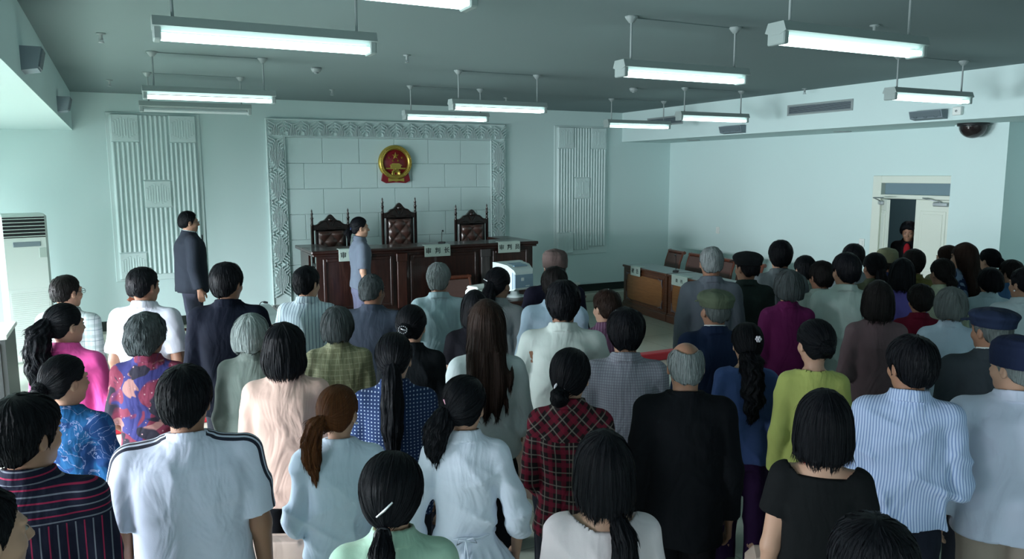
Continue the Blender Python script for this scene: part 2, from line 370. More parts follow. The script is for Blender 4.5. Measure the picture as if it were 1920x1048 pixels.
m.obj('frieze', M_relief, sur)
m = MB(); zt = 2.855; r_ = 0
while zt > .36:
    zb = max(zt - .385, .35); x = 2.25 - (.285 if r_ % 2 else .0) - .02; 
    while x < 5.63:
        a, b = max(x, 2.25), min(x + .572, 5.63)
        if b - a > .03: m.box(a + .003, b - .003, -.022, 0, zb + .003, zt - .003, .004)
        x += .572
    zt -= .385; r_ += 1
m.obj('block_wall', M_wall, sur)

# ---------------------------------------------------------------- things on the ceiling and the beams
M_tube = mat('glowing_tube', (.9, .95, .93), .3, emit=((.72, 1.0, .97), TUBE))
M_off = mat('unlit_tube', (.55, .62, .62), .3)
M_fix = mat('fixture_enamel', (.26, .32, .31), .45)
def tube_lamp(label, x, y, z, lit=True):
    t_ = thing('tube_lamp', label, 'ceiling lamp', (x, y, z), 0, None)
    L = .565
    MB().prism([(-.075, .045), (-.055, .095), (.055, .095), (.075, .045), (.030, .028), (-.030, .028)], -L - .015, L + .015, 'yz').obj('housing', M_fix, t_)
    for s in (-1, 1):
        MB().tube([(-L + .02, s * .036, 0), (L - .02, s * .036, 0)], .016, 12).obj('tube', M_tube if lit else M_off, t_)
    for s in (-1, 1):
        e = MB().box(s * (L - .025), s * (L + .012), -.062, .062, -.022, .05, .006)
        e.obj('lamp_holder', M_fix, t_)
        px_ = s * .48
        MB().tube([(px_, 0, .09), (px_, 0, ZC - z - .02)], .008, 8).obj('suspension_rod', M_rod, t_)
        MB().lathe([(.0, -.045), (.018, -.045), (.045, -.01), (.048, 0), (0, 0)], (px_, 0, ZC - z), 14).obj('ceiling_rose', M_rod, t_)
    if z > 0: MB().tube([(-.48, .02, ZC - z - .004), (.48, .02, ZC - z - .004)], .0035, 6).obj('conduit', M_ceil, t_)
for lb, x, y, lit in (('lit tube lamp hanging nearest to the camera, cut by the top edge of the picture', .79, 3.07, 1), ('largest lit tube lamp at the upper left', .78, 4.45, 1), ('lit tube lamp at left, just in front of the unlit one', .82, 7.85, 1),
        ('unlit tube lamp above the left ribbed relief', .83, 9.45, 0), ('large lit double tube lamp at the upper right', 3.75, 3.17, 1), ('lit tube lamp at the top right of centre, left of the double one', 3.79, 4.68, 1),
        ('lit tube lamp over the middle of the court, nearer of the two above the emblem', 3.80, 7.85, 1), ('lit tube lamp right above the emblem on the wall', 3.82, 9.44, 1), ('rightmost lit tube lamp, before the beam with the loudspeaker', 7.10, 5.05, 1),
        ('lit tube lamp overlapping the small dark air vent on the right beam', 7.10, 8.15, 1), ('smallest lit tube lamp, farthest back by the right ribbed relief', 7.08, 9.80, 1)):
    tube_lamp(lb, x, y, 3.0, lit)
def sprinkler(px_, py_, lb):
    t_ = thing('sprinkler', lb, 'sprinkler', (px_, py_, ZC))
    MB().lathe([(0, -.0), (.035, 0), (.035, -.008), (.012, -.012), (.012, -.05), (0, -.05)], n=14).obj('body', M_rod, t_)
    MB().lathe([(0, -.072), (.022, -.072), (.022, -.068), (0, -.068)], n=14).obj('deflector', M_metal, t_); MB().box(-.016, -.012, -.003, .003, -.07, -.04).box(.012, .016, -.003, .003, -.07, -.04).obj('yoke', M_metal, t_)
for x, y, lb in ((-.05, 7.03, 'ceiling sprinkler at the far upper left of the picture'), (2.47, 7.06, 'ceiling sprinkler right of the largest left tube lamp'), (-.02, 10.38, 'ceiling sprinkler above the left ribbed relief'), (2.57, 10.32, 'ceiling sprinkler above the left end of the carved surround'),
                 (5.15, 4.15, 'ceiling sprinkler above the double tube lamp at upper right'), (5.11, 10.32, 'ceiling sprinkler above the far lamp in the middle'), (8.12, 7.56, 'sprinkler at the edge of the right beam above the long vent')): sprinkler(x, y, lb)
for x, y, lb in ((1.91, 8.30, 'round smoke detector on the ceiling left of the emblem'), (6.05, 8.48, 'round smoke detector on the ceiling right of centre')):
    t_ = thing('smoke_detector', lb, 'smoke detector', (x, y, ZC)); MB().lathe([(0, 0), (.055, 0), (.055, -.018), (.040, -.045), (0, -.050)], n=20).obj('housing', M_rod, t_); MB().lathe([(0, -.062), (.02, -.060), (.024, -.049), (0, -.049)], n=14).obj('sensor', M_rod, t_)
def vent(y0, y1, z0, z1, lb):
    t_ = thing('air_vent', lb, 'air vent', (BR, (y0 + y1) / 2, (z0 + z1) / 2)); hy, hz = (y1 - y0) / 2, (z1 - z0) / 2
    MB().box(-.012, 0, -hy - .03, hy + .03, hz, hz + .025, .003).box(-.012, 0, -hy - .03, hy + .03, -hz - .025, -hz, .003).box(-.012, 0, -hy - .03, -hy, -hz, hz, .003).box(-.012, 0, hy, hy + .03, -hz, hz, .003).obj('frame', M_rod, t_)
    MB().box(-.002, 0, -hy, hy, -hz, hz).obj('opening', M_dark, t_)
    m = MB(); n = 6
    for i in range(n): z = -hz + (i + .5) * 2 * hz / n; m.box(-.010, -.002, -hy, hy, z - .004, z + .004)
    m.obj('louvres', M_grey, t_)
vent(6.98, 8.0, 3.105, 3.20, 'long dark air vent on the right beam'); vent(10.30, 11.2, 3.13, 3.225, 'dark air vent on the far end of the right beam')
M_spk = mat('loudspeaker_grey', (.16, .21, .24), .6); M_grille = mat('speaker_grille', (.11, .15, .17), .7, bump=(200, .6))
def speaker(x, y, z, s, w_, h_, lb):
    t_ = thing('wall_speaker', lb, 'loudspeaker', (x, y, z)); 
    MB().prism([(0, -h_ / 2), (s * .09, -h_ / 2 + .015), (s * .12, h_ / 2), (0, h_ / 2)], -w_ / 2, w_ / 2, 'xz').obj('cabinet', M_spk, t_)
    MB().prism([(s * .093, -h_ / 2 + .027), (s * .101, -h_ / 2 + .027), (s * .126, h_ / 2 - .010), (s * .118, h_ / 2 - .010)], -w_ / 2 + .015, w_ / 2 - .015, 'xz').obj('grille', M_grille, t_)
    if lb.startswith('wide'):
        for k in (-1, 0, 1): MB().lathe([(0, 0), (.032, 0), (.032, .006), (0, .01)], (s * .105, k * w_ / 3.2, 0), 16, 'x').obj('driver_cone', M_grille, t_)
speaker(BL, 5.95, 3.03, 1, .24, .15, 'grey loudspeaker on the left beam, nearer of the two'); speaker(BL, 9.25, 3.01, 1, .26, .15, 'grey loudspeaker on the left beam, farther of the two')
speaker(BR, 5.88, 2.945, -1, .40, .10, 'wide grey loudspeaker bar on the right beam near the camera dome'); speaker(BR, 9.05, 2.945, -1, .46, .11, 'wide grey loudspeaker bar on the right beam, farther one')
t_ = thing('junction_box', 'small white junction box beside the nearer right loudspeaker', 'junction box', (BR, 5.55, 2.97)); MB().box(-.05, 0, -.05, .05, -.045, .045, .006).obj('box', M_white, t_); MB().lathe([(0, 0), (.012, 0), (.012, .006), (0, .006)], (-.056, 0, 0), 10, 'x').obj('knob', M_metal, t_)
t_ = thing('dome_camera', 'dark dome security camera under the right soffit', 'security camera', (9.05, 5.85, ZT))
MB().lathe([(0, 0), (.17, 0), (.17, -.03), (.15, -.035), (0, -.035)], n=28).obj('base_ring', M_dark, t_); MB().lathe([(.15 * math.cos(a), -.035 - .14 * math.sin(a)) for a in np.linspace(0, PI / 2, 9)], n=28).obj('dome', mat('smoked_dome', (.02, .015, .015), .12), t_)
for x, y, lb in ((9.10, 10.8, 'round recessed downlight in the right soffit near the far corner'), (9.22, 7.76, 'round recessed downlight in the right soffit above the door side')):
    t_ = thing('downlight', lb, 'recessed light', (x - .12, y, ZT)); MB().lathe([(.085, 0), (.12, 0), (.12, -.008), (.085, -.008), (.085, 0)], n=24).obj('ring', M_rod, t_); MB().lathe([(0, -.002), (.085, -.002)], n=24).obj('lamp_face', M_grey, t_)

# ---------------------------------------------------------------- organic surfaces (bodies, clothes, hair)
def axis(lo, hi, step, fine=()):
    """grid coordinates from lo to hi: `step` apart, closer inside the (a, b, step) intervals"""
    out = [lo]
    while out[-1] < hi:
        x = out[-1]; s = step
        for a, b, f in fine:
            if a - f <= x < b: s = min(s, f)
        out.append(x + s)
    return np.array(out, np.float32)

class Field:
    def __init__(self, xs, ys, zs):
        self.xs, self.ys, self.zs = xs, ys, zs
        self.d = np.full((len(xs), len(ys), len(zs)), 0.3, np.float32)
    def sl(self, lo, hi):
        r = []
        for a, l, h in zip((self.xs, self.ys, self.zs), lo, hi):
            i = max(0, np.searchsorted(a, l) - 1); j = min(len(a), np.searchsorted(a, h) + 1)
            r.append(slice(i, max(i, j)))
        return tuple(r)
    def pts(self, s):
        return self.xs[s[0]][:, None, None], self.ys[s[1]][None, :, None], self.zs[s[2]][None, None, :]
    def add(self, fn, lo, hi, k=0.0, pad=0.03):
        s = self.sl([v - pad - k for v in lo], [v + pad + k for v in hi])
        D = self.d[s]
        if D.size == 0: return
        v = fn(*self.pts(s))
        m = np.minimum(D, v)
        if k: h = np.maximum(k - np.abs(D - v), 0); m = m - h * h / (4 * k)
        self.d[s] = m
    def cut(self, fn, lo, hi, k=0.0):
        """remove what fn holds (fn < 0)"""
        s = self.sl(lo, hi); D = self.d[s]
        if D.size == 0: return
        v = -fn(*self.pts(s)); m = np.maximum(D, v)
        if k: h = np.maximum(k - np.abs(D - v), 0); m = m + h * h / (4 * k)
        self.d[s] = m
    def warp(self, fn, lo, hi):
        s = self.sl(lo, hi)
        if self.d[s].size: self.d[s] = self.d[s] + fn(*self.pts(s))
    def cap(self, a, b, ra, rb, k=0.0, ext=0.0):
        a = np.array(a, float); b = np.array(b, float); r = max(ra, rb)
        self.add(lambda x, y, z: capd(x, y, z, a, b, ra, rb), np.minimum(a, b) - r, np.maximum(a, b) + r, k)
    def chain(self, pts, rs, k=0.01):
        for i in range(len(pts) - 1): self.cap(pts[i], pts[i + 1], rs[i], rs[i + 1], k)
    def ell(self, c, r, k=0.0):
        self.add(lambda x, y, z: elld(x, y, z, c, r), [c[i] - r[i] for i in range(3)], [c[i] + r[i] for i in range(3)], k)
    def loft(self, zz, aa, bb, cy, k=0.0, e=2.3, fn=None):
        def f(x, y, z):
            zf = z.ravel()
            A = np.interp(zf, zz, aa)[None, None, :]; B = np.interp(zf, zz, bb)[None, None, :]; Y = np.interp(zf, zz, cy)[None, None, :]
            q = (np.abs(x / A) ** e + np.abs((y - Y) / B) ** e) ** (1 / e)
            d = (q - 1) * np.minimum(A, B)
            if fn is not None: d = d + fn(x, y, z, Y)
            return np.maximum(d, np.maximum(zz[0] - z, z - zz[-1])).astype(np.float32)
        self.add(f, (-max(aa), min(c - b for c, b in zip(cy, bb)), zz[0]), (max(aa), max(c + b for c, b in zip(cy, bb)), zz[-1]), k)
    def mesh(self, name):
        d, xs, ys, zs = self.d, self.xs, self.ys, self.zs
        ins = d < 0
        c = np.zeros((d.shape[0] - 1, d.shape[1] - 1, d.shape[2] - 1), np.int8)
        for i in (0, 1):
            for j in (0, 1):
                for k in (0, 1):
                    c += ins[i:i + c.shape[0], j:j + c.shape[1], k:k + c.shape[2]]
        act = (c > 0) & (c < 8)
        I, J, K = np.nonzero(act); n = len(I)
        vid = np.full(c.shape, -1, np.int32); vid[I, J, K] = np.arange(n)
        pos = np.zeros((n, 3)); cnt = np.zeros(n)
        off = [(i, j, k) for i in (0, 1) for j in (0, 1) for k in (0, 1)]
        val = {o: d[I + o[0], J + o[1], K + o[2]] for o in off}
        P = {o: np.stack([xs[I + o[0]], ys[J + o[1]], zs[K + o[2]]], 1) for o in off}
        for a in off:
            for ax in range(3):
                if a[ax] == 0:
                    b = tuple(v + (1 if q == ax else 0) for q, v in enumerate(a))
                    m = (val[a] < 0) != (val[b] < 0)
                    t = (val[a][m] / (val[a][m] - val[b][m]))[:, None]
                    pos[m] += P[a][m] + (P[b][m] - P[a][m]) * t; cnt[m] += 1
        pos /= cnt[:, None]
        F = []
        def quads(m, A, B, Cc, Dd, flip):
            q = np.stack([A, B, Cc, Dd], 1); q[flip] = q[flip][:, ::-1]; F.append(q)
        s = ins[:-1, 1:-1, 1:-1] != ins[1:, 1:-1, 1:-1]; i, j, k = np.nonzero(s); j += 1; k += 1
        quads(s, vid[i, j - 1, k - 1], vid[i, j, k - 1], vid[i, j, k], vid[i, j - 1, k], ~ins[i, j, k])
        s = ins[1:-1, :-1, 1:-1] != ins[1:-1, 1:, 1:-1]; i, j, k = np.nonzero(s); i += 1; k += 1
        quads(s, vid[i - 1, j, k - 1], vid[i - 1, j, k], vid[i, j, k], vid[i, j, k - 1], ~ins[i, j, k])
        s = ins[1:-1, 1:-1, :-1] != ins[1:-1, 1:-1, 1:]; i, j, k = np.nonzero(s); i += 1; j += 1
        quads(s, vid[i - 1, j - 1, k], vid[i, j - 1, k], vid[i, j, k], vid[i - 1, j, k], ~ins[i, j, k])
        F = np.concatenate(F); F = F[(F >= 0).all(1)]
        return np_mesh(name, pos, F)

def capd(x, y, z, a, b, ra, rb):
    ab = b - a; L = max(float(ab @ ab), 1e-9)
    t = np.clip(((x - a[0]) * ab[0] + (y - a[1]) * ab[1] + (z - a[2]) * ab[2]) / L, 0, 1)
    return np.sqrt((x - a[0] - t * ab[0]) ** 2 + (y - a[1] - t * ab[1]) ** 2 + (z - a[2] - t * ab[2]) ** 2) - (ra + (rb - ra) * t)
def elld(x, y, z, c, r):
    X, Y, Z = (x - c[0]) / r[0], (y - c[1]) / r[1], (z - c[2]) / r[2]
    q = np.sqrt(X * X + Y * Y + Z * Z) + 1e-6
    g = np.sqrt((X / r[0]) ** 2 + (Y / r[1]) ** 2 + (Z / r[2]) ** 2) + 1e-6
    return q * (q - 1) / g
def smin(a, b, k):
    h = np.maximum(k - np.abs(a - b), 0); return np.minimum(a, b) - h * h / (4 * k)
def np_mesh(name, v, f, smooth=True):
    me = bpy.data.meshes.new(name)
    n = len(f); k = f.shape[1]
    me.vertices.add(len(v)); me.vertices.foreach_set('co', np.asarray(v, np.float32).ravel())
    me.loops.add(n * k); me.loops.foreach_set('vertex_index', f.astype(np.int32).ravel())
    me.polygons.add(n); me.polygons.foreach_set('loop_start', np.arange(0, n * k, k, dtype=np.int32))
    me.polygons.foreach_set('loop_total', np.full(n, k, np.int32))
    me.polygons.foreach_set('use_smooth', np.full(n, smooth))
    me.update(calc_edges=True)
    return me

# ---------------------------------------------------------------- people
# every body is modelled 1.70 m tall, facing +Y, and scaled to its own height.  w = breadth of the trunk.
HC = (0.0, -0.006, 1.595)          # centre of the head
def rotz(x, y, a):
    c, s = math.cos(a), math.sin(a); return c * x - s * y, s * x + c * y
def head_d(x, y, z, male, jaw=1.0):
    d = elld(x, y, z, (0, -.008, 1.603), (.077, .095, .097))
    d = smin(d, elld(x, y, z, (0, .030, 1.545), (.058 * jaw, .062, .064)), .03)
    d = smin(d, elld(x, y, z, (0, .058, 1.497), (.030 * jaw, .028, .022)), .03)
    for s in (-1, 1):
        d = smin(d, elld(x, y, z, (s * .036, .058, 1.555), (.026, .026, .024)), .02)          # cheeks
        d = smin(d, elld(x, y, z, (s * .026, .080, 1.612), (.030, .012, .009)), .014)         # brow
        d = np.maximum(d, -smin(elld(x, y, z, (s * .031, .098, 1.590), (.017, .013, .010)), np.full_like(d, 1), .01))
        d = smin(d, elld(x, y, z, (s * .031, .077, 1.590), (.015, .012, .010)), .004)         # eyelids
        e = elld(x, y, z, (s * .079, -.004 - .0 * s, 1.578), (.009, .019, .031))              # ears
        e = np.maximum(e, -elld(x, y, z, (s * .088, .002, 1.580), (.006, .010, .018)))
        d = smin(d, e, .006)
    A = np.array
    d = smin(d, capd(x, y, z, A((0, .088, 1.600)), A((0, .110, 1.556)), .007, .011), .012)    # nose
    for s in (-1, 1): d = smin(d, elld(x, y, z, (s * .011, .098, 1.552), (.008, .010, .007)), .005)
    d = smin(d, elld(x, y, z, (0, .087, 1.527), (.021, .011, .005)), .005)                    # lips
    d = smin(d, elld(x, y, z, (0, .085, 1.517), (.018, .011, .006)), .004)
    return d
def hand_prims(F, W, u, n, s, curl=.5, left=1):
    """W wrist, u along the hand, n palm normal, s towards the thumb"""
    W, u, n, s = map(np.array, (W, u, n, s))
    for i in range(4):
        o = (.028 - .019 * i) * s
        F.cap(W + u * .012 + o * .55, W + u * .088 + o, .014, .0125, .012)
        L = (.070, .078, .073, .058)[i]
        a = W + u * .090 + o; r = .0092 if i < 3 else .008
        p1 = a + u * L * .42 + n * L * .12 * (1 + curl); p2 = p1 + (u * (1 - .7 * curl) + n * .75 * curl) * L * .34
        p3 = p2 + (u * (1 - 1.1 * curl) + n * 1.1 * curl) * L * .26
        F.chain([a, p1, p2, p3], [r, r * .97, r * .9, r * .8], .004)
    t0 = W + u * .025 + s * .022; t1 = W + u * .055 + s * .048 + n * .014; t2 = t1 + u * .032 + s * .008 + n * .014; t3 = t2 + u * .024 + n * .006
    F.chain([t0, t1, t2, t3], [.015, .0115, .010, .0085], .010)

def unit(v): v = np.array(v, float); return v / np.linalg.norm(v)
def arm_pose(kind, side, w, fem):
    sx = (.148 if fem else .168) * w
    S = np.array((side * sx, -.008, 1.375))
    if kind == 'down':
        E = S + np.array((side * .042, -.015, -.285)); Wr = E + np.array((side * .012, .050, -.245))
        u = unit((side * .02, .16, -1)); n = unit((-side, .1, 0)); s = unit((0, 1, .16))
    elif kind == 'front':        # elbows bent, hands meeting in front
        E = S + np.array((side * .048, -.010, -.280)); Wr = np.array((side * .055, .235, 1.02))
        u = unit((-side * .75, .25, -.25)); n = unit((0, -1, -.1)); s = unit((0, .1, 1))
    elif kind == 'low':          # hands folded low in front
        E = S + np.array((side * .046, .010, -.285)); Wr = np.array((side * .080, .150, .90))
        u = unit((-side * .6, .15, -.7)); n = unit((-side * .3, -1, 0)); s = unit((-side * .6, .2, .6))
    elif kind == 'out':          # slightly away from the trunk, forearm forward
        E = S + np.array((side * .095, -.035, -.265)); Wr = E + np.array((-side * .005, .120, -.215))
        u = unit((side * .0, .4, -1)); n = unit((-side, .1, 0)); s = unit((0, 1, .4))
    else:                        # 'forward': reaching ahead (door)
        E = S + np.array((side * .04, .10, -.26)); Wr = E + np.array((-side * .02, .235, -.02))
        u = unit((-side * .1, 1, 0)); n = unit((-side * .6, 0, -1)); s = unit((-side, 0, .5))
    return S, E, Wr, u, n, s

def torso(fem):
    if fem: return ([.80, .88, .96, 1.06, 1.18, 1.27, 1.35, 1.41, 1.445], [.130, .138, .130, .122, .138, .146, .140, .095, .058], [.088, .092, .086, .086, .102, .112, .096, .068, .055], [-.01, -.012, -.005, 0, .008, .012, .0, -.006, -.008])
    return ([.80, .88, .96, 1.06, 1.18, 1.27, 1.35, 1.41, 1.445], [.132, .138, .134, .136, .154, .166, .158, .105, .060], [.088, .092, .090, .098, .108, .112, .100, .070, .056], [-.008, -.008, 0, .005, .008, .006, -.002, -.008, -.008])

def body_mesh(fem, w, pose, hyaw, q, lean=0.0):
    P = {s: arm_pose(pose[0 if s < 0 else 1], s, w, fem) for s in (-1, 1)}
    fx, fy, fz = [], [], []
    for s in (-1, 1):
        if q < 1.6:
            Wr = P[s][2]; c = Wr + P[s][3] * .10; r = .085
            fx.append((c[0] - r, c[0] + r, .0062 * q)); fy.append((c[1] - r, c[1] + r, .0062 * q)); fz.append((c[2] - r - .03, c[2] + r + .03, .0062 * q))
    hs = .0062 * q
    F = Field(axis(-.36 * max(w, 1), .36 * max(w, 1), .016, [(-.10, .10, hs)] + fx), axis(-.20, .46 if any(p in ('front', 'forward') for p in pose) else .26, .016, [(-.12, .13, hs)] + fy),
              axis(-.01, 1.73, .02, [(1.44, 1.72, hs), (.78, 1.44, .015)] + fz))
    zz, aa, bb, cy = torso(fem)
    F.loft(zz, [a * w for a in aa], [b * w for b in bb], cy)
    nr = .047 if fem else .056
    F.cap((0, -.012, 1.40), (0, .000, 1.535), nr * 1.06, nr, .03)
    for s in (-1, 1):
        S, E, Wr, u, n, sd = P[s]
        m = .86 if fem else 1.0
        F.cap((s * .03, -.01, 1.405), S + np.array((-s * .02, 0, .0)), .038, .048 * m, .035)
        F.cap(S, E, .052 * m, .040 * m, .04)
        F.cap(E, Wr, .040 * m, .026 * m, .02)
        hand_prims(F, Wr, u, n, sd)
        h = np.array((s * .076 * w, -.005, .84)); kn = np.array((s * .090, .008, .47)); an = np.array((s * .085, -.02, .075))
        F.cap(h, kn, .070 * w, .056, .04); F.cap(kn, kn * .55 + an * .45 + np.array((0, -.012, 0)), .054, .054, .02); F.cap(kn * .55 + an * .45, an, .052, .036, .02)
        F.cap(an + np.array((0, -.015, -.03)), (s * .095, .125, .028), .034, .028, .02)
    def hd(x, y, z):
        X, Y = rotz(x, y, hyaw); return head_d(X + 0 * z, Y + 0 * z, z + 0 * X, not fem)
    F.add(hd, (-.12, -.125, 1.46), (.12, .13, 1.71), .028)
    me = F.mesh('body')
    return me

def folds(seed, amp, z0=.75, z1=1.42):
    r = random.Random(seed); W = []
    for i in range(6):
        t = r.uniform(-.5, .5) if i < 3 else r.choice((-1, 1)) * r.uniform(.7, 1.25)
        W.append((math.cos(t), math.sin(t), r.uniform(13, 26), r.uniform(0, 6), r.uniform(2, 5), r.uniform(0, 6), r.uniform(3, 7), r.uniform(0, 6)))
    def f(x, y, z, *_):
        o = 0
        for cx, cz, fr, ph, f2, p2, f3, p3 in W:
            rid = (1 - np.abs(np.sin(.5 * fr * (cx * x + cz * z + .5 * y * cx) + ph + 1.1 * np.sin(f2 * z * 2 + 3 * x + p2)))) ** 2.2
            o = o + rid * (.5 + .5 * np.sin(f3 * (x * cz - z * cx) * 2 + p3))
        return (-amp * (o - .5) * np.clip((z1 - z) / .08, 0, 1)).astype(np.float32)
    return f

TOPS = {  # (half width, half depth) of the garment at each height of the trunk, hem height
 'shirt':  dict(z=[.80, .90, 1.00, 1.10, 1.20, 1.29, 1.36, 1.41, 1.45], m=([.180, .180, .174, .170, .173, .178, .168, .118, .066], [.134, .132, .128, .126, .128, .130, .116, .084, .064]), f=([.176, .176, .162, .150, .156, .162, .154, .108, .062], [.128, .126, .114, .108, .118, .126, .110, .080, .060])),
 'jacket': dict(z=[.74, .86, .98, 1.10, 1.20, 1.29, 1.36, 1.42, 1.46], m=([.190, .188, .182, .178, .182, .187, .178, .124, .074], [.148, .146, .142, .138, .138, .138, .124, .090, .070]), f=([.180, .178, .166, .156, .160, .164, .156, .112, .068], [.138, .136, .126, .120, .126, .130, .116, .084, .064])),
 'peplum': dict(z=[.76, .84, .92, 1.00, 1.04, 1.10, 1.20, 1.29, 1.36, 1.41, 1.455], m=([.22] * 11, [.15] * 11), f=([.235, .218, .190, .146, .134, .140, .150, .156, .150, .106, .062], [.178, .165, .145, .112, .098, .104, .116, .126, .110, .080, .060])),
}
def top_mesh(fem, w, pose, kind, sleeve, hem, seed, q, neck=0.0, amp=.006, collar=True, stand=False):
    P = {s: arm_pose(pose[0 if s < 0 else 1], s, w, fem) for s in (-1, 1)}
    T = TOPS[kind]; aa, bb = T['f' if fem else 'm']; th = {'shirt': .013, 'jacket': .018, 'peplum': .014}[kind]
    xm = max(abs(P[s][i][0]) for s in (-1, 1) for i in range(3)) + .09
    ym = max(P[s][i][1] for s in (-1, 1) for i in range(3)) + .09
    st = .0095 * q
    cs = .0062 if q < 1.2 else .0078
    F = Field(axis(-xm, xm, st, [(-.105, .105, cs)]), axis(-.22, max(.20, ym), st, [(-.105, .105, cs)]), axis(min(hem, .72) - .02, 1.54, st, [(1.40, 1.54, cs)]))
    zz = list(T['z']); A = [a * w for a in aa]; B = [b * w for b in bb]
    F.loft(zz, A, B, [-.004 if z < 1.4 else -.008 for z in zz], e=2.25)
    F.cut(lambda x, y, z: z - hem + .005 * np.sin(9 * x + seed) + .006 * np.sin(13 * y) + 0 * y, (-9, -9, -9), (9, 9, hem + .03), .006)
    m = .86 if fem else 1.0
    F.loft([1.36, 1.40, 1.43, 1.456], [.10, .088, .076, .068] if not fem else [.09, .078, .067, .060], [.085, .078, .070, .066] if not fem else [.075, .070, .064, .060], [-.012, -.010, -.008, -.006], .02)
    for s in (-1, 1):
        S, E, Wr, u, n, sd = P[s]
        F.cap((s * .04, -.01, 1.412), S + np.array((-s * .015, 0, .004)), .048 + th * .4, .054 * m + th, .045)
        if sleeve > 0:
            hi = .052 * m + th; lo = .040 * m + th + .006; e = min(sleeve, 1.0)
            mid = S + (E - S) * e; flare = .010 if sleeve < 1 else 0
            if sleeve < 1:
                ax = unit(E - S); far = S + (E - S) * min(e + .25, 1.3)
                def fs(x, y, z, S=S, far=far, mid=mid, ax=ax, hi=hi, lo=lo):
                    return np.maximum(capd(x, y, z, S, far, hi, lo + .012), (x - mid[0]) * ax[0] + (y - mid[1]) * ax[1] + (z - mid[2]) * ax[2])
                r = hi + .03; F.add(fs, np.minimum(S, far) - r, np.maximum(S, far) + r, .016)
            else:
                F.cap(S, E, hi, lo, .018)
                t = sleeve - 1; far = E + (Wr - E) * t
                ax = unit(Wr - E); f2 = E + (Wr - E) * (t + .2); cr = .028 * m + th + .004 + (.012 if sleeve < 1.9 else 0)
                def fs(x, y, z, E=E, f2=f2, far=far, ax=ax, lo=lo, cr=cr):
                    return np.maximum(capd(x, y, z, E, f2, lo, cr), (x - far[0]) * ax[0] + (y - far[1]) * ax[1] + (z - far[2]) * ax[2])
                r = lo + .02; F.add(fs, np.minimum(E, f2) - r, np.maximum(E, f2) + r, .02)
    F.warp(folds(seed, amp * 1.5), (-9, -9, -9), (9, 9, 1.44))
    if kind == 'peplum':
        F.warp(lambda x, y, z: (-.010 * np.clip((1.0 - z) / .12, 0, 1) * (1 + np.sin(22 * np.arctan2(x, y)))).astype(np.float32), (-9, -9, 0), (9, 9, 1.02))
    if neck > 0:   # open neckline
        F.cut(lambda x, y, z: np.maximum(np.sqrt((x / (neck * 1.15)) ** 2 + ((y - .01) / neck) ** 2) * neck - neck, 1.40 - z + .10 * np.clip(-y, 0, 1)) , (-.2, -.2, 1.35), (.2, .2, 1.6), .008)
    elif collar:
        rc = .062 if fem else .070
        def fc(x, y, z):
            top = (1.478 if stand else 1.492) - .22 * (y + .02)
            q0 = np.sqrt(x ** 2 + ((y + .004) / 1.02) ** 2)
            flare = np.clip((top - z) / .055, 0, 1.3) * (.004 if stand else .017)
            return np.maximum(np.abs(q0 - rc - flare) - (.0062 if q < 1.2 else .0075), np.maximum(z - top, (top - (.035 if stand else .052)) - z))
        F.add(fc, (-.11, -.11, 1.39), (.11, .11, 1.53), .003)
    return F.mesh('shirt')

def pants_mesh(w, kind, q):
    st = .016 * q
    F = Field(axis(-.28, .28, st), axis(-.2, .2, st), axis(.0, 1.06, .022))
    if kind == 'skirt':
        F.loft([.45, .70, .86, .95, 1.03], [.22, .20, .176 * w, .160 * w, .140 * w], [.16, .15, .128, .115, .10], [0] * 5)
    else:
        F.loft([.80, .88, .94, .98], [.158 * w, .158 * w, .142 * w, .128 * w], [.108, .108, .096, .086], [-.006] * 4)
        for s in (-1, 1):
            F.chain([(s * .080 * w, -.005, .84), (s * .092, .008, .47), (s * .09, -.02, .065)], [.084 * w, .072, .062], .03)
    F.warp(folds(3, .004, 0, 1.0), (-9, -9, -9), (9, 9, 9))
    return F.mesh('trousers')
def shoe_mesh(s):
    F = Field(axis(s * .095 - .07, s * .095 + .07, .009), axis(-.10, .20, .009), axis(-.005, .13, .009))
    F.cap((s * .09, -.035, .040), (s * .098, .135, .036), .042, .036); F.cap((s * .09, -.03, .06), (s * .09, -.02, .10), .040, .038, .02)
    F.cut(lambda x, y, z: z - .004 + 0 * x + 0 * y, (-9, -9, -9), (9, 9, .03))
    return F.mesh('shoe')

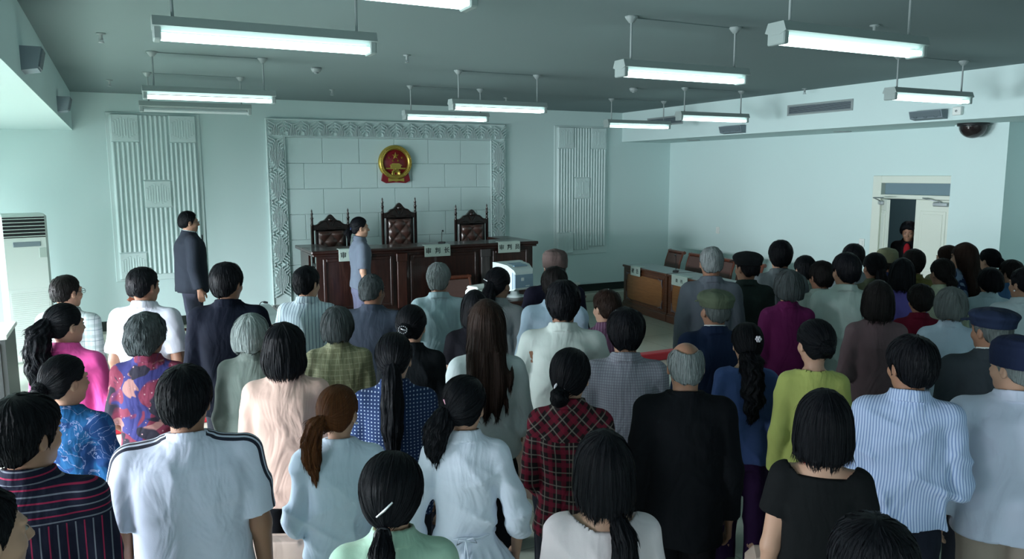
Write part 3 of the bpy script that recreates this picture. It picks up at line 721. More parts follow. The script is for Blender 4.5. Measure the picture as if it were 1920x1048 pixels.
# hair: built about the head centre, later turned with the head
def hair_mesh(style, seed, q, long=1.22, bump=0.0016, thick=0.0, anchor=None):
    r = random.Random(seed)
    st = .0052 * q; bot = {'short': 1.47, 'tight': 1.47, 'cut': 1.47, 'bald': 1.47, 'curly': 1.45, 'puff': 1.45, 'bob': 1.40, 'long': long - .03, 'wavybob': 1.40}[style]
    zs = axis(bot, 1.76, st) if bot > 1.35 else axis(bot, 1.76, st, )
    yb = -.20 if style == 'long' else -.15
    F = Field(axis(-.15, .15, st), axis(yb, .135, st), zs)
    ph = [r.uniform(0, 6) for _ in range(6)]
    fr = [(r.uniform(-1, 1), r.uniform(-1, 1), r.uniform(-.5, .5), r.uniform(45, 110), r.uniform(0, 6)) for _ in range(5)]
    def groove(x, y, z, n=24, amp=bump):
        a = np.arctan2(x, y + .02); w_ = np.sin(9 * z + ph[0]) + .6 * np.sin(23 * z + ph[3])
        return amp * (.5 * np.sin(13 * a + 1.3 * w_ + ph[1]) + .45 * np.sin(21 * a - 1.1 * w_ + ph[2]) + .4 * np.sin(34 * a + 1.6 * w_ + ph[4]))
    def clump(x, y, z, amp):
        o = 0
        for a, b, c, f_, p_ in fr: o = o + np.sin(f_ * (a * x + b * y + c * z) + p_ + 1.2 * np.sin(30 * (b * x - a * y) + p_))
        return amp * o * .5
    if style in ('short', 'tight', 'cut', 'bald', 'curly', 'puff'):
        t = {'short': .016, 'tight': .008, 'cut': .011, 'bald': .009, 'curly': .026, 'puff': .018}[style] + thick
        full = style in ('curly', 'puff')
        yf_z = [1.50, 1.555, 1.575, 1.61, 1.645, 1.675, 1.70, 1.75]
        yf_v = {'short': [-.03, .012, .020, .040, .070, .088, .10, .11], 'tight': [-.03, -.005, .018, .045, .062, .075, .09, .10], 'cut': [-.03, .010, .018, .036, .060, .080, .10, .11],
                'bald': [-.03, .005, .012, .020, .0, -.03, -.09, -.2], 'curly': [-.03, .02, .035, .055, .080, .095, .11, .12], 'puff': [-.02, .018, .030, .050, .076, .092, .11, .12]}[style]
        zl_y = [-.12, -.07, -.045, -.022, .004, .016, .05]
        zl_v = {'short': [1.526, 1.514, 1.530, 1.555, 1.60, 1.562, 1.58], 'tight': [1.535, 1.525, 1.54, 1.57, 1.605, 1.59, 1.60], 'cut': [1.538, 1.528, 1.54, 1.565, 1.60, 1.565, 1.58],
                'bald': [1.535, 1.525, 1.54, 1.56, 1.60, 1.60, 1.60], 'curly': [1.50, 1.49, 1.50, 1.53, 1.555, 1.56, 1.58], 'puff': [1.51, 1.505, 1.512, 1.525, 1.538, 1.55, 1.57]}[style]
        def f(x, y, z):
            d = elld(x, y, z, (0, -.008, 1.603), (.077, .095, .097))
            d = smin(d, elld(x, y, z, (0, -.056, 1.555), (.054, .040, .050)), .03)
            if not full: pr = np.interp(z.ravel(), [1.50, 1.54, 1.58, 1.64, 1.70], [.25, .40, .72, 1, 1.25])
            else: pr = np.interp(z.ravel(), [1.48, 1.52, 1.56, 1.64, 1.70], [1.3, 1.25, 1.15, 1.0, 1.1])
            d = d - t * pr[None, None, :] + groove(x, y, z) * (.5 if not full else .8) + clump(x, y, z, .0012 if style != 'tight' else .0005)
            if style == 'curly': d = d + .006 * np.sin(62 * x + ph[3]) * np.sin(58 * y + ph[4]) * np.sin(64 * z + ph[5])
            yf = np.interp(z.ravel(), yf_z, yf_v)[None, None, :]; zl = np.interp(y.ravel(), zl_y, zl_v)[None, :, None]
            e = .004 * np.sin(55 * x + ph[3]) + .003 * np.sin(120 * x + ph[4])
            a = y - yf + e; b = zl - z + e * 1.3
            d = np.maximum(d, a); d = np.maximum(d, b)
            if not full:
                for s_ in (-1, 1): d = np.maximum(d, -elld(x, y, z, (s_ * .090, -.003, 1.572), (.022, .023, .034)))
            if style == 'bald': d = np.maximum(d, -elld(x, y, z, (0, -.018, 1.70), (.058, .085, .060)))
            return d
        F.add(f, (-.14, -.15, 1.45), (.14, .14, 1.75))
    else:
        if style in ('bob', 'wavybob'):
            zz = [1.468, 1.49, 1.525, 1.58, 1.63, 1.67, 1.70, 1.722, 1.732]
            aa = [.080, .096, .104, .101, .095, .082, .062, .035, .008]; bb = [.090, .106, .114, .118, .116, .100, .075, .042, .01]; cy = [-.030, -.026, -.020, -.015, -.012, -.012, -.012, -.012, -.012]
            if style == 'wavybob': aa = [a * 1.03 for a in aa]
        else:
            L = long
            zz = [L, L + .04, 1.36, 1.46, 1.52, 1.58, 1.63, 1.67, 1.70, 1.720, 1.730]
            aa = [.030, .090, .115, .104, .098, .096, .092, .080, .060, .034, .008]; bb = [.020, .026, .034, .060, .095, .110, .112, .098, .073, .04, .01]
            cy = [-.135, -.135, -.125, -.085, -.040, -.020, -.012, -.012, -.012, -.012, -.012]
        aa = [a + thick for a in aa]; bb = [b + thick for b in bb]
        def g(x, y, z, Y):
            v = groove(x, y, z, 26, bump)
            if style == 'long': v = v + .004 * np.clip((1.45 - z) / .2, 0, 1) * (np.sin(75 * x + 3 * np.sin(6 * z)) + np.sin(43 * x - 2 * np.sin(9 * z))) + np.where(z < L + .12, .012 * np.sin(120 * x + ph[3]) * (L + .12 - z) / .12, 0)
            if style == 'wavybob': v = v + .004 * np.sin(40 * z + 9 * x)
            else: v = v + np.where(z < 1.49, .006 * np.sin(90 * x + ph[3]), 0)
            return v
        F.loft(zz, aa, bb, cy, e=2.05, fn=g)
        # face opening
        def face(x, y, z):
            yf = np.interp(z.ravel(), [1.40, 1.50, 1.56, 1.60, 1.635, 1.66, 1.69], [.0, .012, .022, .038, .075, .095, .12])[None, None, :]
            return -(y - yf) + .2 * np.maximum(np.abs(x) - .085, 0) + 0 * z
        F.cut(face, (-.2, -.06, 1.3), (.2, .3, 1.80), .01)
        if style in ('bob', 'wavybob'):   # room for the neck and nape
            F.cut(lambda x, y, z: elld(x, y, z, (0, .005, 1.45), (.058, .075, .07)), (-.2, -.2, 1.3), (.2, .3, 1.6), .006)
    me = F.mesh('hair')
    near = q < 1.2; k = 1.0 if near else (.55 if q < 1.5 else .3)
    n, L = {'short': (1500, .050), 'cut': (1300, .032), 'curly': (2000, .035), 'puff': (1300, .075), 'bob': (1500, .15), 'wavybob': (1500, .13), 'long': (1900, .22), 'bald': (900, .04), 'tight': (1300, .12)}[style]
    return strands(me, seed, int(n * k), L, hair_flow(style, anchor), width=.0024 if near else .0034, off=.0016 if style not in ('tight', 'bob', 'long') else .0009)
def strands(me, seed, n, length, flow, width=.0030, off=.0016, keep=None, hang=.5):
    """lay n thin locks on the hair surface, following flow(p), and join them to the mesh"""
    from mathutils.bvhtree import BVHTree
    r = random.Random(seed); nv = len(me.vertices); co = np.empty(nv * 3, np.float32); me.vertices.foreach_get('co', co); co = co.reshape(-1, 3)
    F = np.empty(len(me.polygons) * 4, np.int32); me.polygons.foreach_get('vertices', F); F = F.reshape(-1, 4)
    T = BVHTree.FromPolygons([Vector(c) for c in co.tolist()], F.tolist()); V = []; Q = []
    cen = co[F].mean(1); nf = len(F); steps = 9; base = nv
    for _ in range(n):
        for _t in range(6):
            c = cen[r.randrange(nf)]
            if keep is None or keep(c): break
        p = Vector(c.tolist()); L = length * r.uniform(.6, 1.25); st = L / steps; o = off * r.uniform(.2, 1.5); w = width * r.uniform(.6, 1.3); roll = r.uniform(-.5, .5); d = None; P = []; free = 0
        for k in range(steps + 1):
            q, nn, _i, ds = T.find_nearest(p)
            if q is None: break
            if ds < .007 and not free: p = q + nn * (o * (1 + .8 * k / steps)); nm = nn
            elif d is not None:
                free += 1
            if free > 2: break
            g = Vector(flow(p, r)); g = g - nm * g.dot(nm)
            if g.length < 1e-5: break
            g.normalize(); d = g if d is None else (d * .45 + g * .55).normalized()
            if free: d = (d + Vector((0, 0, -.3))).normalized()
            side = (d.cross(nm)).normalized(); side = (side * math.cos(roll) + nm * math.sin(roll))
            P.append((p.copy(), side)); p = p + d * st
        if len(P) < 4: continue
        m = len(P)
        for k, (a, sd) in enumerate(P):
            ww = w * (1 - (k / (m - 1)) ** 2.5 * .9) * min(1, .3 + k * .5); V.append(tuple(a - sd * ww)); V.append(tuple(a + sd * ww))
        for k in range(m - 1): Q.append((base + 2 * k, base + 2 * k + 1, base + 2 * k + 3, base + 2 * k + 2))
        base += 2 * m
    if not Q: return me
    out = np_mesh(me.name, np.concatenate([co, np.array(V, np.float32)]), np.concatenate([F, np.array(Q, np.int32)])); bpy.data.meshes.remove(me)
    return out
def hair_flow(style, anchor=None):
    if style == 'tight' and anchor is not None:
        A = Vector(anchor)
        def f(p, r):
            v = A - p; return v.normalized() + Vector((r.uniform(-.1, .1), 0, r.uniform(-.1, .1)))
        return f
    j = {'short': .35, 'cut': .35, 'curly': .9, 'puff': .22, 'bob': .07, 'wavybob': .2, 'long': .08, 'bald': .25, 'tight': .1}[style]
    def f(p, r):
        x, y, z = p.x, p.y + .035, p.z; t = max(0, min(1, (z - 1.655) / .05)); v = Vector((x, y, 0)); v = v.normalized() if v.length > .01 else Vector((0, -1, 0))
        return v * t * 1.2 + Vector((0, 0, -1)) * (1.15 - t) + Vector((r.uniform(-j, j), r.uniform(-j, j), r.uniform(-j, j) * .4))
    return f
def tail_mesh(pts, rs, seed, q, flat=1.0, wav=0.0, amp=.0028):
    pts = [np.array(p, float) for p in pts]; lo = np.min(pts, 0) - max(rs) - .03; hi = np.max(pts, 0) + max(rs) + .03
    if wav:
        n = []; m = 7
        for i in range(len(pts) - 1):
            for k in range(m): n.append(pts[i] + (pts[i + 1] - pts[i]) * k / m)
        n.append(pts[-1]); R = np.interp(np.linspace(0, 1, len(n)), np.linspace(0, 1, len(rs)), rs)
        pts = [p + np.array((wav * math.sin(i * 1.1 + seed), wav * .5 * math.cos(i * 1.4), 0)) for i, p in enumerate(n)]; rs = [v * (1 + (.16 * math.sin(i * 1.9))) for i, v in enumerate(R)]
    st = .005 * q
    F = Field(*[axis(lo[i], hi[i], st) for i in range(3)])
    F.chain(pts, rs, .012)
    c = np.mean(pts, 0)
    def g(x, y, z):
        cx = np.interp(z.ravel(), [p[2] for p in pts[::-1]], [p[0] for p in pts[::-1]])[None, None, :]; cyy = np.interp(z.ravel(), [p[2] for p in pts[::-1]], [p[1] for p in pts[::-1]])[None, None, :]
        a = np.arctan2(x - cx, y - cyy + .003)
        return (amp * (np.sin(9 * a + 14 * z + seed) + .7 * np.sin(17 * a - 9 * z))).astype(np.float32)
    if pts[0][2] > pts[-1][2] + .05: F.warp(g, (-9, -9, -9), (9, 9, 9))
    else: F.warp(lambda x, y, z: (amp * np.sin(60 * x + 90 * z) * np.sin(80 * y)).astype(np.float32), (-9, -9, -9), (9, 9, 9))
    me = F.mesh('ponytail'); A = [Vector(p) for p in pts]
    if pts[0][2] - pts[-1][2] < .05: return strands(me, seed, 220, .05, lambda p, r: (r.uniform(-1, 1), r.uniform(-.3, .3), r.uniform(-1, 1)), width=.002, off=.001)
    def fl(p, r):
        i = min(range(len(A) - 1), key=lambda i: ((A[i] + A[i + 1]) / 2 - p).length); v = (A[i + 1] - A[i]).normalized(); return v + Vector((r.uniform(-.18, .18), r.uniform(-.18, .18), -.1))
    return strands(me, seed, 500 if q < 1.5 else 200, .14, fl, width=.0026, off=.0012)
def cap_mesh(kind):
    F = Field(axis(-.14, .14, .006), axis(-.17, .22, .006), axis(1.58, 1.78, .005))
    if kind == 'flat':
        F.ell((0, -.005, 1.668), (.112, .132, .055)); F.loft([1.615, 1.64, 1.67], [.093, .096, .10], [.112, .115, .118], [-.012, -.012, -.01], .01)
    elif kind == 'beret':
        F.ell((0, -.015, 1.676), (.116, .130, .042)); F.loft([1.615, 1.64, 1.67], [.092, .095, .10], [.112, .115, .118], [-.012, -.012, -.01], .015)
    else:
        F.loft([1.60, 1.66, 1.70, 1.728, 1.742], [.093, .097, .092, .070, .02], [.113, .117, .110, .085, .03], [-.012] * 5)
    if kind != 'skull':
        F.add(lambda x, y, z: np.maximum(elld(x, y, z, (0, .085, 1.632), (.082, .095, .02)), np.abs(z - (1.648 - 1.6 * x * x - .22 * (y - .085))) - .004), (-.1, -.02, 1.60), (.1, .19, 1.68), .006)
    F.cut(lambda x, y, z: elld(x, y, z, (0, -.008, 1.59), (.084, .103, .085)), (-.2, -.2, 1.5), (.2, .2, 1.8))
    F.warp(lambda x, y, z: (.0015 * np.sin(70 * x + 20 * y) * np.sin(60 * y + 9)).astype(np.float32), (-9, -9, 1.66), (9, 9, 9))
    return F.mesh('cap')

_cache = {}
def cached(key, fn):
    if key not in _cache: _cache[key] = fn()
    return _cache[key]

# ---------------------------------------------------------------- writing
def text_mesh(txt, size, depth=.002):
    c = bpy.data.curves.new('lettering', 'FONT'); c.body = txt; c.size = size; c.extrude = depth; c.align_x = 'CENTER'; c.align_y = 'CENTER'; c.space_character = 1.0; c.resolution_u = 3; c.offset = size * .012
    o = bpy.data.objects.new('lettering', c); COL.objects.link(o); dg = bpy.context.evaluated_depsgraph_get()
    me = bpy.data.meshes.new_from_object(o.evaluated_get(dg)); bpy.data.objects.remove(o); bpy.data.curves.remove(c); me.materials.clear(); me.name = 'lettering'; return me
M_plate = mat('name_plate', (.42, .52, .47), .4); M_ink = mat('black_ink', (.02, .03, .03), .6)
def plate(txt, loc, rz, w_, h_, label, ch, gap=1.55):
    t_ = thing('name_plate', label, 'name plate', loc, rz)
    MB().box(-w_ / 2, w_ / 2, -.012, 0, -h_, 0, .002).box(-w_ / 2, w_ / 2, -.012, .09, 0, .008, .002).obj('board', M_plate, t_)
    n = len(txt)
    for i, c in enumerate(txt):
        obj('lettering', text_mesh(c, ch), M_ink, t_, loc=((i - (n - 1) / 2) * ch * gap, -.0125, -h_ / 2), rot=(PI / 2, 0, 0))
    return t_

# ---------------------------------------------------------------- national emblem
M_gold = mat('gold_leaf', (.50, .38, .08), .35, metal=.7); M_red = mat('emblem_red', (.20, .004, .012), .4)
em = thing('emblem', 'red and gold round state emblem on the block wall', 'emblem', (3.95, D - .025, 2.485))
MB().lathe([(0, -.035), (.195, -.035), (.205, -.02), (.205, 0)], n=48, ax='y').obj('red_field', M_red, em)
m = MB(); m.lathe([(.20, -.03), (.206, -.055), (.235, -.07), (.262, -.055), (.275, -.02), (.275, 0), (.20, 0), (.20, -.03)], n=64, ax='y')
for k in range(44):                                  # ears of grain round the rim
    a = PI / 2 + (k + .5 - 22) * PI * 1.62 / 22 * .5 * 2 / 2
    a = PI / 2 + (k - 21.5) / 21.5 * 2.45
    c, s = math.cos(a), math.sin(a); tx, tz = (-s, c) if a < PI / 2 else (s, -c)
    for rr in (.225, .25): m.tube([(rr * c - tx * .012, -.062, rr * s - tz * .012), (rr * c + tx * .004, -.076, rr * s + tz * .004), ((rr + .006) * c + tx * .016, -.066, (rr + .006) * s + tz * .016)], [.006, .009, .002], 6)
m.obj('grain_wreath', M_gold, em)
def star(r, cx, cz, rot=0):
    P = []
    for i in range(10): a = PI / 2 + rot + i * PI / 5; rr = r if i % 2 == 0 else r * .40; P.append((cx + rr * math.cos(a), cz + rr * math.sin(a)))
    v = [(x, -.037, z) for x, z in P] + [(cx, -.055, cz)]
    return MB().raw(v, [(i, (i + 1) % 10, 10) for i in range(10)])
star(.062, 0, .105).obj('star', M_gold, em)
for cx, cz, rt in ((-.105, .075, .3), (.105, .075, -.3), (-.042, .030, .1), (.042, .030, -.1)): star(.026, cx, cz, rt).obj('star', M_gold, em)
m = MB().box(-.165, .165, -.048, -.034, -.105, -.082, .002).box(-.085, .085, -.052, -.034, -.082, -.052, .002)
m.prism([(-.105, -.052), (.105, -.052), (.085, -.030), (-.085, -.030)], -.058, -.034).prism([(-.075, -.030), (.075, -.030), (.055, -.012), (-.055, -.012)], -.056, -.034)
m.obj('gate_tower', M_gold, em)
m = MB().lathe([(.020, -.04), (.050, -.045), (.055, -.06), (.070, -.06), (.070, -.035)], (0, 0, -.175), 24, 'y')
for k in range(12): a = k * PI / 6; m.box(-.008, .008, -.058, -.036, .066, .082, .002, M=Matrix.Translation((0, 0, -.175)) @ Matrix.Rotation(a, 4, 'Y'))
m.obj('cog_wheel', M_gold, em)
MB().prism([(-.235, -.285), (-.20, -.12), (-.12, -.175), (0, -.205), (.12, -.175), (.20, -.12), (.235, -.285), (.16, -.325), (.0, -.315), (-.16, -.325)], -.045, 0).obj('ribbon', M_red, em)
MB().prism([(-.13, -.30), (-.13, -.245), (-.05, -.265), (0, -.245), (.05, -.265), (.13, -.245), (.13, -.30), (.05, -.288), (0, -.30), (-.05, -.288)], -.060, -.04).tube([(-.19, -.05, -.12), (-.10, -.06, -.195), (0, -.06, -.225), (.10, -.06, -.195), (.19, -.05, -.12)], [.012, .014, .012, .014, .012], 8).obj('ribbon_trim', M_gold, em)

# ---------------------------------------------------------------- judges' bench
W_dark = wood('bench_wood', (.016, .005, .004), (.042, .014, .010), .35, axis='z'); W_darkx = wood('bench_rail_wood', (.016, .005, .004), (.042, .014, .010), .35, axis='x')
W_red = wood('pilaster_wood', (.05, .014, .010), (.09, .03, .02), .3)
W_bg = wood('grey_pilaster_wood', (.05, .045, .045), (.08, .07, .07), .4)
DS = .35
structure('trim_4', MB().box(1.95, 5.55, 9.62, 11.9, 0, DS, .01), W_darkx)
jd = thing('judges_bench', 'long dark wooden judges bench below the emblem', 'desk', (3.72, 9.8, DS))
ht = 1.345 - DS
MB().box(-1.62, 1.62, -.06, .50, ht - .045, ht, .012).box(-1.60, 1.60, -.04, .48, ht - .075, ht - .045, .008).obj('desk_top', W_darkx, jd)
for sx in (-1, 1):
    MB().box(sx * 1.62, sx * 1.28, .50, .98, ht - .045, ht, .01).box(sx * 1.55, sx * 1.52, .46, .96, 0, ht - .045).obj('side_wing', W_darkx, jd)
MB().box(-1.55, 1.55, 0, .03, .0, ht - .075).obj('front_board', W_dark, jd)
MB().box(-1.58, 1.58, -.035, .0, 0, .15, .01).box(-1.57, 1.57, -.025, 0, .15, .18, .008).obj('plinth', W_darkx, jd)
edges = [-1.55, -.42, .42 + .3, 1.55]
for a, b in ((-1.52, -.50), (-.36, .72), (.86, 1.52)):
    m = MB(); z0, z1 = .22, ht - .11
    m.box(a + .05, b - .05, -.012, 0, z0, z1, .004)
    for q in ((a + .05, a + .09, z0, z1), (b - .09, b - .05, z0, z1), (a + .09, b - .09, z0, z0 + .04), (a + .09, b - .09, z1 - .04, z1)): m.box(q[0], q[1], -.026, -.01, q[2], q[3], .006)
    m.obj('front_panel', W_dark, jd)
for x, mm in ((-.43, W_red), (.79, W_bg)):
    MB().box(x - .065, x + .065, -.035, 0, .18, ht - .08, .006).box(x - .075, x + .075, -.042, 0, ht - .19, ht - .08, .006).obj('pilaster', mm, jd)
plate('审判长', (3.78, 9.735, 1.352), 0, .37, .15, 'name plate reading 审判长 on the middle of the judges bench', .085)
plate('审判员', (4.86, 9.735, 1.352), 0, .34, .15, 'name plate reading 审判员 at the right end of the judges bench', .080)
plate('审判员', (2.62, 9.735, 1.352), 0, .36, .15, 'name plate reading 审判员 half hidden behind the standing court woman', .080)
def gooseneck(loc, rz, h_, reach, lb):
    t_ = thing('microphone', lb, 'microphone', loc, rz)
    MB().box(-.045, .045, -.055, .055, 0, .028, .008).obj('base', M_dark, t_)
    P = [(0, 0, .02)] + [(0, -reach * (1 - math.cos(a)) , .02 + h_ * math.sin(a)) for a in np.linspace(.15, 1.75, 10)]
    MB().tube(P, .0045, 8).obj('gooseneck', M_dark, t_); a = Vector(P[-1]); b_ = a + (a - Vector(P[-2])).normalized() * .05
    MB().tube([a, a.lerp(b_, .3), b_], [.008, .014, .010], 10).obj('capsule', M_dark, t_)
gooseneck((3.95, 10.0, 1.345), 2.6, .16, .06, 'small black gooseneck microphone between the middle and right judges chairs'); 

# judges' chairs
W_blk = wood('carved_ebony', (.006, .004, .004), (.022, .010, .008), .3)
M_lea = mat('brown_leather', (.055, .026, .020), .35, coat=.2)
def judge_chair(label, loc, H_, w_=.54):
    t_ = thing('judge_chair', label, 'armchair', loc, 0, 'carved high-backed judges chairs'); hw = w_ / 2
    for s in (-1, 1):
        prof = [(.0, 0), (.022, 0), (.024, .02), (.024, H_ - .24), (.028, H_ - .235), (.018, H_ - .22), (.018, H_ - .15), (.026, H_ - .14), (.015, H_ - .12), (.015, H_ - .09), (.021, H_ - .08), (.009, H_ - .05), (.013, H_ - .035), (.004, H_ - .01), (0, H_)]
        MB().lathe(prof, (s * hw, .02, 0), 12).obj('back_post', W_blk, t_)
        MB().box(s * hw * .77 - .02, s * hw * .77 + .02, 0, .04, .45, H_ - .30, .005).obj('stile', W_blk, t_)
        MB().box(s * (hw - .02), s * (hw + .03), -.50, 0, .66, .70, .012).tube([(s * hw, -.47, .66), (s * hw, -.44, .56), (s * hw, -.47, .46)], .022, 8).obj('armrest', W_blk, t_)
        MB().tube([(s * (hw - .03), -.47, .42), (s * (hw - .03), -.48, .25), (s * (hw - .03), -.46, 0)], [.03, .022, .028], 8).obj('leg', W_blk, t_)
    n = 24; P = []
    for i in range(n + 1):
        u = -1 + 2 * i / n; a = abs(u); zt = H_ - .215 + .13 * math.exp(-(u / .36) ** 2) + .035 * math.exp(-((a - .55) / .16) ** 2) - .02 * a
        P.append((u * (hw - .015), zt))
    P = [(hw - .015, H_ - .31), (0, H_ - .325), (-(hw - .015), H_ - .31)] + P
    c = MB().prism(P[::-1], 0, .045)
    for s in (-1, 1):
        c.tube([(s * .02, -.004, H_ - .25), (s * .06, -.008, H_ - .17), (s * .13, -.004, H_ - .19), (s * .20, -.002, H_ - .25)], [.010, .013, .011, .006], 8)
        c.tube([(s * .05, -.004, H_ - .29), (s * .12, -.006, H_ - .27), (s * .19, -.004, H_ - .29)], .008, 8)
    c.lathe([(0, -.02), (.03, -.012), (.035, 0)], (0, 0, H_ - .16), 14, 'y')
    c.obj('crest', W_blk, t_)
    nx, nz = 40, 60; bw = hw * .77 - .022; z0, z1 = .50, H_ - .33
    xs = np.linspace(-bw, bw, nx); zs = np.linspace(z0, z1, nz); X, Z = np.meshgrid(xs, zs, indexing='ij')
    u, v = X / .10, Z / .11; dm = np.abs(np.sin(PI * (u + v) / 2)) * np.abs(np.sin(PI * (u - v) / 2)); ed = np.minimum(np.minimum(X + bw, bw - X), np.minimum(Z - z0, z1 - Z)) / .03
    Y = -.012 - .038 * dm ** .5 * np.clip(ed, 0, 1)
    V = np.stack([X, Y, Z], -1).reshape(-1, 3); idx = np.arange(nx * nz).reshape(nx, nz)
    Fq = np.stack([idx[:-1, :-1], idx[1:, :-1], idx[1:, 1:], idx[:-1, 1:]], -1).reshape(-1, 4)
    obj('cushion', np_mesh('cushion', V, Fq), M_lea, t_)
    MB().box(-bw, bw, -.010, .03, z0, z1).box(-bw - .04, bw + .04, 0, .04, z1, z1 + .03, .004).obj('back_board', W_blk, t_)
    MB().box(-hw + .02, hw - .02, -.50, 0, .38, .44, .01).obj('seat_frame', W_blk, t_); MB().box(-hw + .035, hw - .035, -.49, -.01, .44, .49, .025).obj('seat', M_lea, t_)
judge_chair('carved high-backed judges chair at the left, tufted leather, behind the court woman', (2.68, 11.1, DS), 1.82 - DS, .52)
judge_chair('tallest carved judges chair with tufted leather back, under the emblem', (3.715, 11.1, DS), 1.965 - DS, .51)
judge_chair('carved high-backed judges chair at the right end of the bench', (4.895, 11.1, DS), 1.84 - DS, .53)

# ---------------------------------------------------------------- side tables and their chairs
W_or = wood('side_table_wood', (.10, .035, .015), (.17, .065, .028), .35); W_orx = wood('side_table_rail', (.065, .022, .011), (.11, .04, .018), .35, axis='x')
W_pan = wood('inset_panel_wood', (.20, .085, .028), (.27, .12, .04), .4, axis='x'); M_inlay = mat('grey_corner_inlay', (.16, .13, .14), .5); M_pale = mat('pale_table_cover', (.25, .31, .31), .3)
def side_table(label, loc, rz, w_=1.38, h_=.76):
    """front faces local -Y, length along X"""
    t_ = thing('side_table', label, 'table', loc, rz); hw = w_ / 2
    MB().box(-hw, hw, -.03, .50, h_ - .035, h_, .008).obj('table_top', W_orx, t_); MB().box(-hw + .015, hw - .015, -.015, .485, h_, h_ + .003).obj('top_cover', M_pale, t_)
    MB().box(-hw + .01, hw - .01, 0, .03, .12, h_ - .035).obj('front_board', W_orx, t_)
    MB().box(-hw, hw, -.025, .045, 0, .12, .008).box(-hw + .002, hw - .002, -.012, .03, .12, .14, .005).obj('plinth', W_orx, t_)
    for s in (-1, 1): MB().box(s * (hw - .002), s * (hw - .03), .03, .46, 0, h_ - .035).obj('side_panel', W_or, t_)
    a, b, z0, z1 = -hw + .14, hw - .14, .20, h_ - .13
    m = MB(); c_ = .035
    m.prism([(a + c_, z0), (b - c_, z0), (b, z0 + c_), (b, z1 - c_), (b - c_, z1), (a + c_, z1), (a, z1 - c_), (a, z0 + c_)], -.010, 0); m.obj('inset_panel', W_pan, t_)
    m = MB().box(a - .05, b + .05, -.008, 0, z1 + .03, z1 + .045).box(a - .05, b + .05, -.008, 0, z0 - .045, z0 - .03).box(a - .05, a - .037, -.008, 0, z0 - .03, z1 + .03).box(b + .037, b + .05, -.008, 0, z0 - .03, z1 + .03); m.obj('moulding', W_or, t_)
    m = MB()
    for cx, cz, sx, sz in ((a, z0, 1, 1), (b, z0, -1, 1), (a, z1, 1, -1), (b, z1, -1, -1)):
        m.tube([(cx - sx * .02, -.012, cz + sz * .12), (cx + sx * .005, -.016, cz + sz * .05), (cx - sx * .01, -.016, cz - sz * .01), (cx + sx * .05, -.016, cz + sz * .005), (cx + sx * .12, -.012, cz - sz * .02)], [.004, .010, .012, .010, .004], 8)
        m.lathe([(0, -.02), (.015, -.014), (.02, -.006)], (cx + sx * .012, 0, cz + sz * .012), 10, 'y')
    m.obj('corner_carving', M_inlay, t_)
    return t_
RT = math.radians(-90) + math.radians(-5.8) * -1   # faces -X, turned a little
def on_front(d):   # points along the front edge of the accused side, d metres from its far end
    return (7.654 - .1014 * d, 10.93 - .9948 * d)
ang = math.atan2(-.9948, -.1014)
for i, lb in enumerate(('wooden side table with orange inset panel carrying the 被告 plate', 'wooden side table with orange inset panel, partly behind the grey haired man', 'wooden side table nearest on the accused side, mostly behind the crowd')):
    x, y = on_front(.70 + i * 1.40); side_table(lb, (x, y, 0), ang)
def facing(x, y, a): return (x, y)
x, y = on_front(.47); plate('被告', (x - .035, y, .768), ang, .30, .15, 'name plate reading 被告 on the far side table', .085, 1.7)
x, y = on_front(1.78); t_ = plate('委托', (x - .035, y, .768), ang, .42, .15, 'name plate on the second side table, partly behind the grey haired man', .060, 2.2)
x, y = on_front(1.30); gooseneck((x + .22, y, .763), ang + .9, .27, .085, 'black gooseneck microphone on the far side table')
W_ch = wood('chair_frame_wood', (.10, .025, .014), (.17, .05, .025), .3); M_up = mat('brown_upholstery', (.12, .065, .055), .55)
def roll_chair(label, loc, rz, grp):
    """faces local -Y"""
    t_ = thing('side_chair', label, 'chair', loc, rz, grp, .94); hw = .25
    for s in (-1, 1):
        MB().tube([(s * hw, .20, 0), (s * hw, .19, .45), (s * hw, .25, .80), (s * hw, .31, .97), (s * hw, .35, 1.0), (s * hw, .37, .975)], [.02, .024, .022, .022, .022, .018], 10).obj('back_post', W_ch, t_)
        MB().tube([(s * hw, -.22, 0), (s * hw, -.22, .43)], [.018, .024], 10).obj('leg', W_ch, t_)
        MB().tube([(s * hw, .22, .68), (s * (hw + .02), 0, .69), (s * (hw + .02), -.20, .66), (s * hw, -.22, .43)], .018, 10).obj('armrest', W_ch, t_)
    MB().tube([(-hw - .03, .33, .985), (hw + .03, .33, .985)], .030, 14).obj('top_roll', W_ch, t_)
    m = MB(); 
    m.prism([(.175, .50), (.235, .80), (.29, .955), (.325, .955), (.275, .80), (.215, .50)], -hw + .02, hw - .02, 'yz'); m.obj('backrest', M_up, t_)
    MB().box(-hw, hw, -.24, .22, .40, .44, .01).obj('seat_frame', W_ch, t_); MB().box(-hw + .015, hw - .015, -.235, .20, .44, .49, .022).obj('seat', M_up, t_)
    return t_
for i, lb in enumerate(('brown upholstered chair with rolled top beside the gooseneck microphone on the right', 'brown upholstered chair with rolled top just left of the grey haired man', 'brown upholstered chair with rolled top just right of the grey haired man', 'brown upholstered chair with rolled top behind the man in the dark green cap')):
    x, y = on_front((.05, .80, 1.50, 2.18)[i]); roll_chair(lb, (x + .80, y + .05, 0), ang + (.10 if i % 2 else -.05), 'chairs behind the side tables')
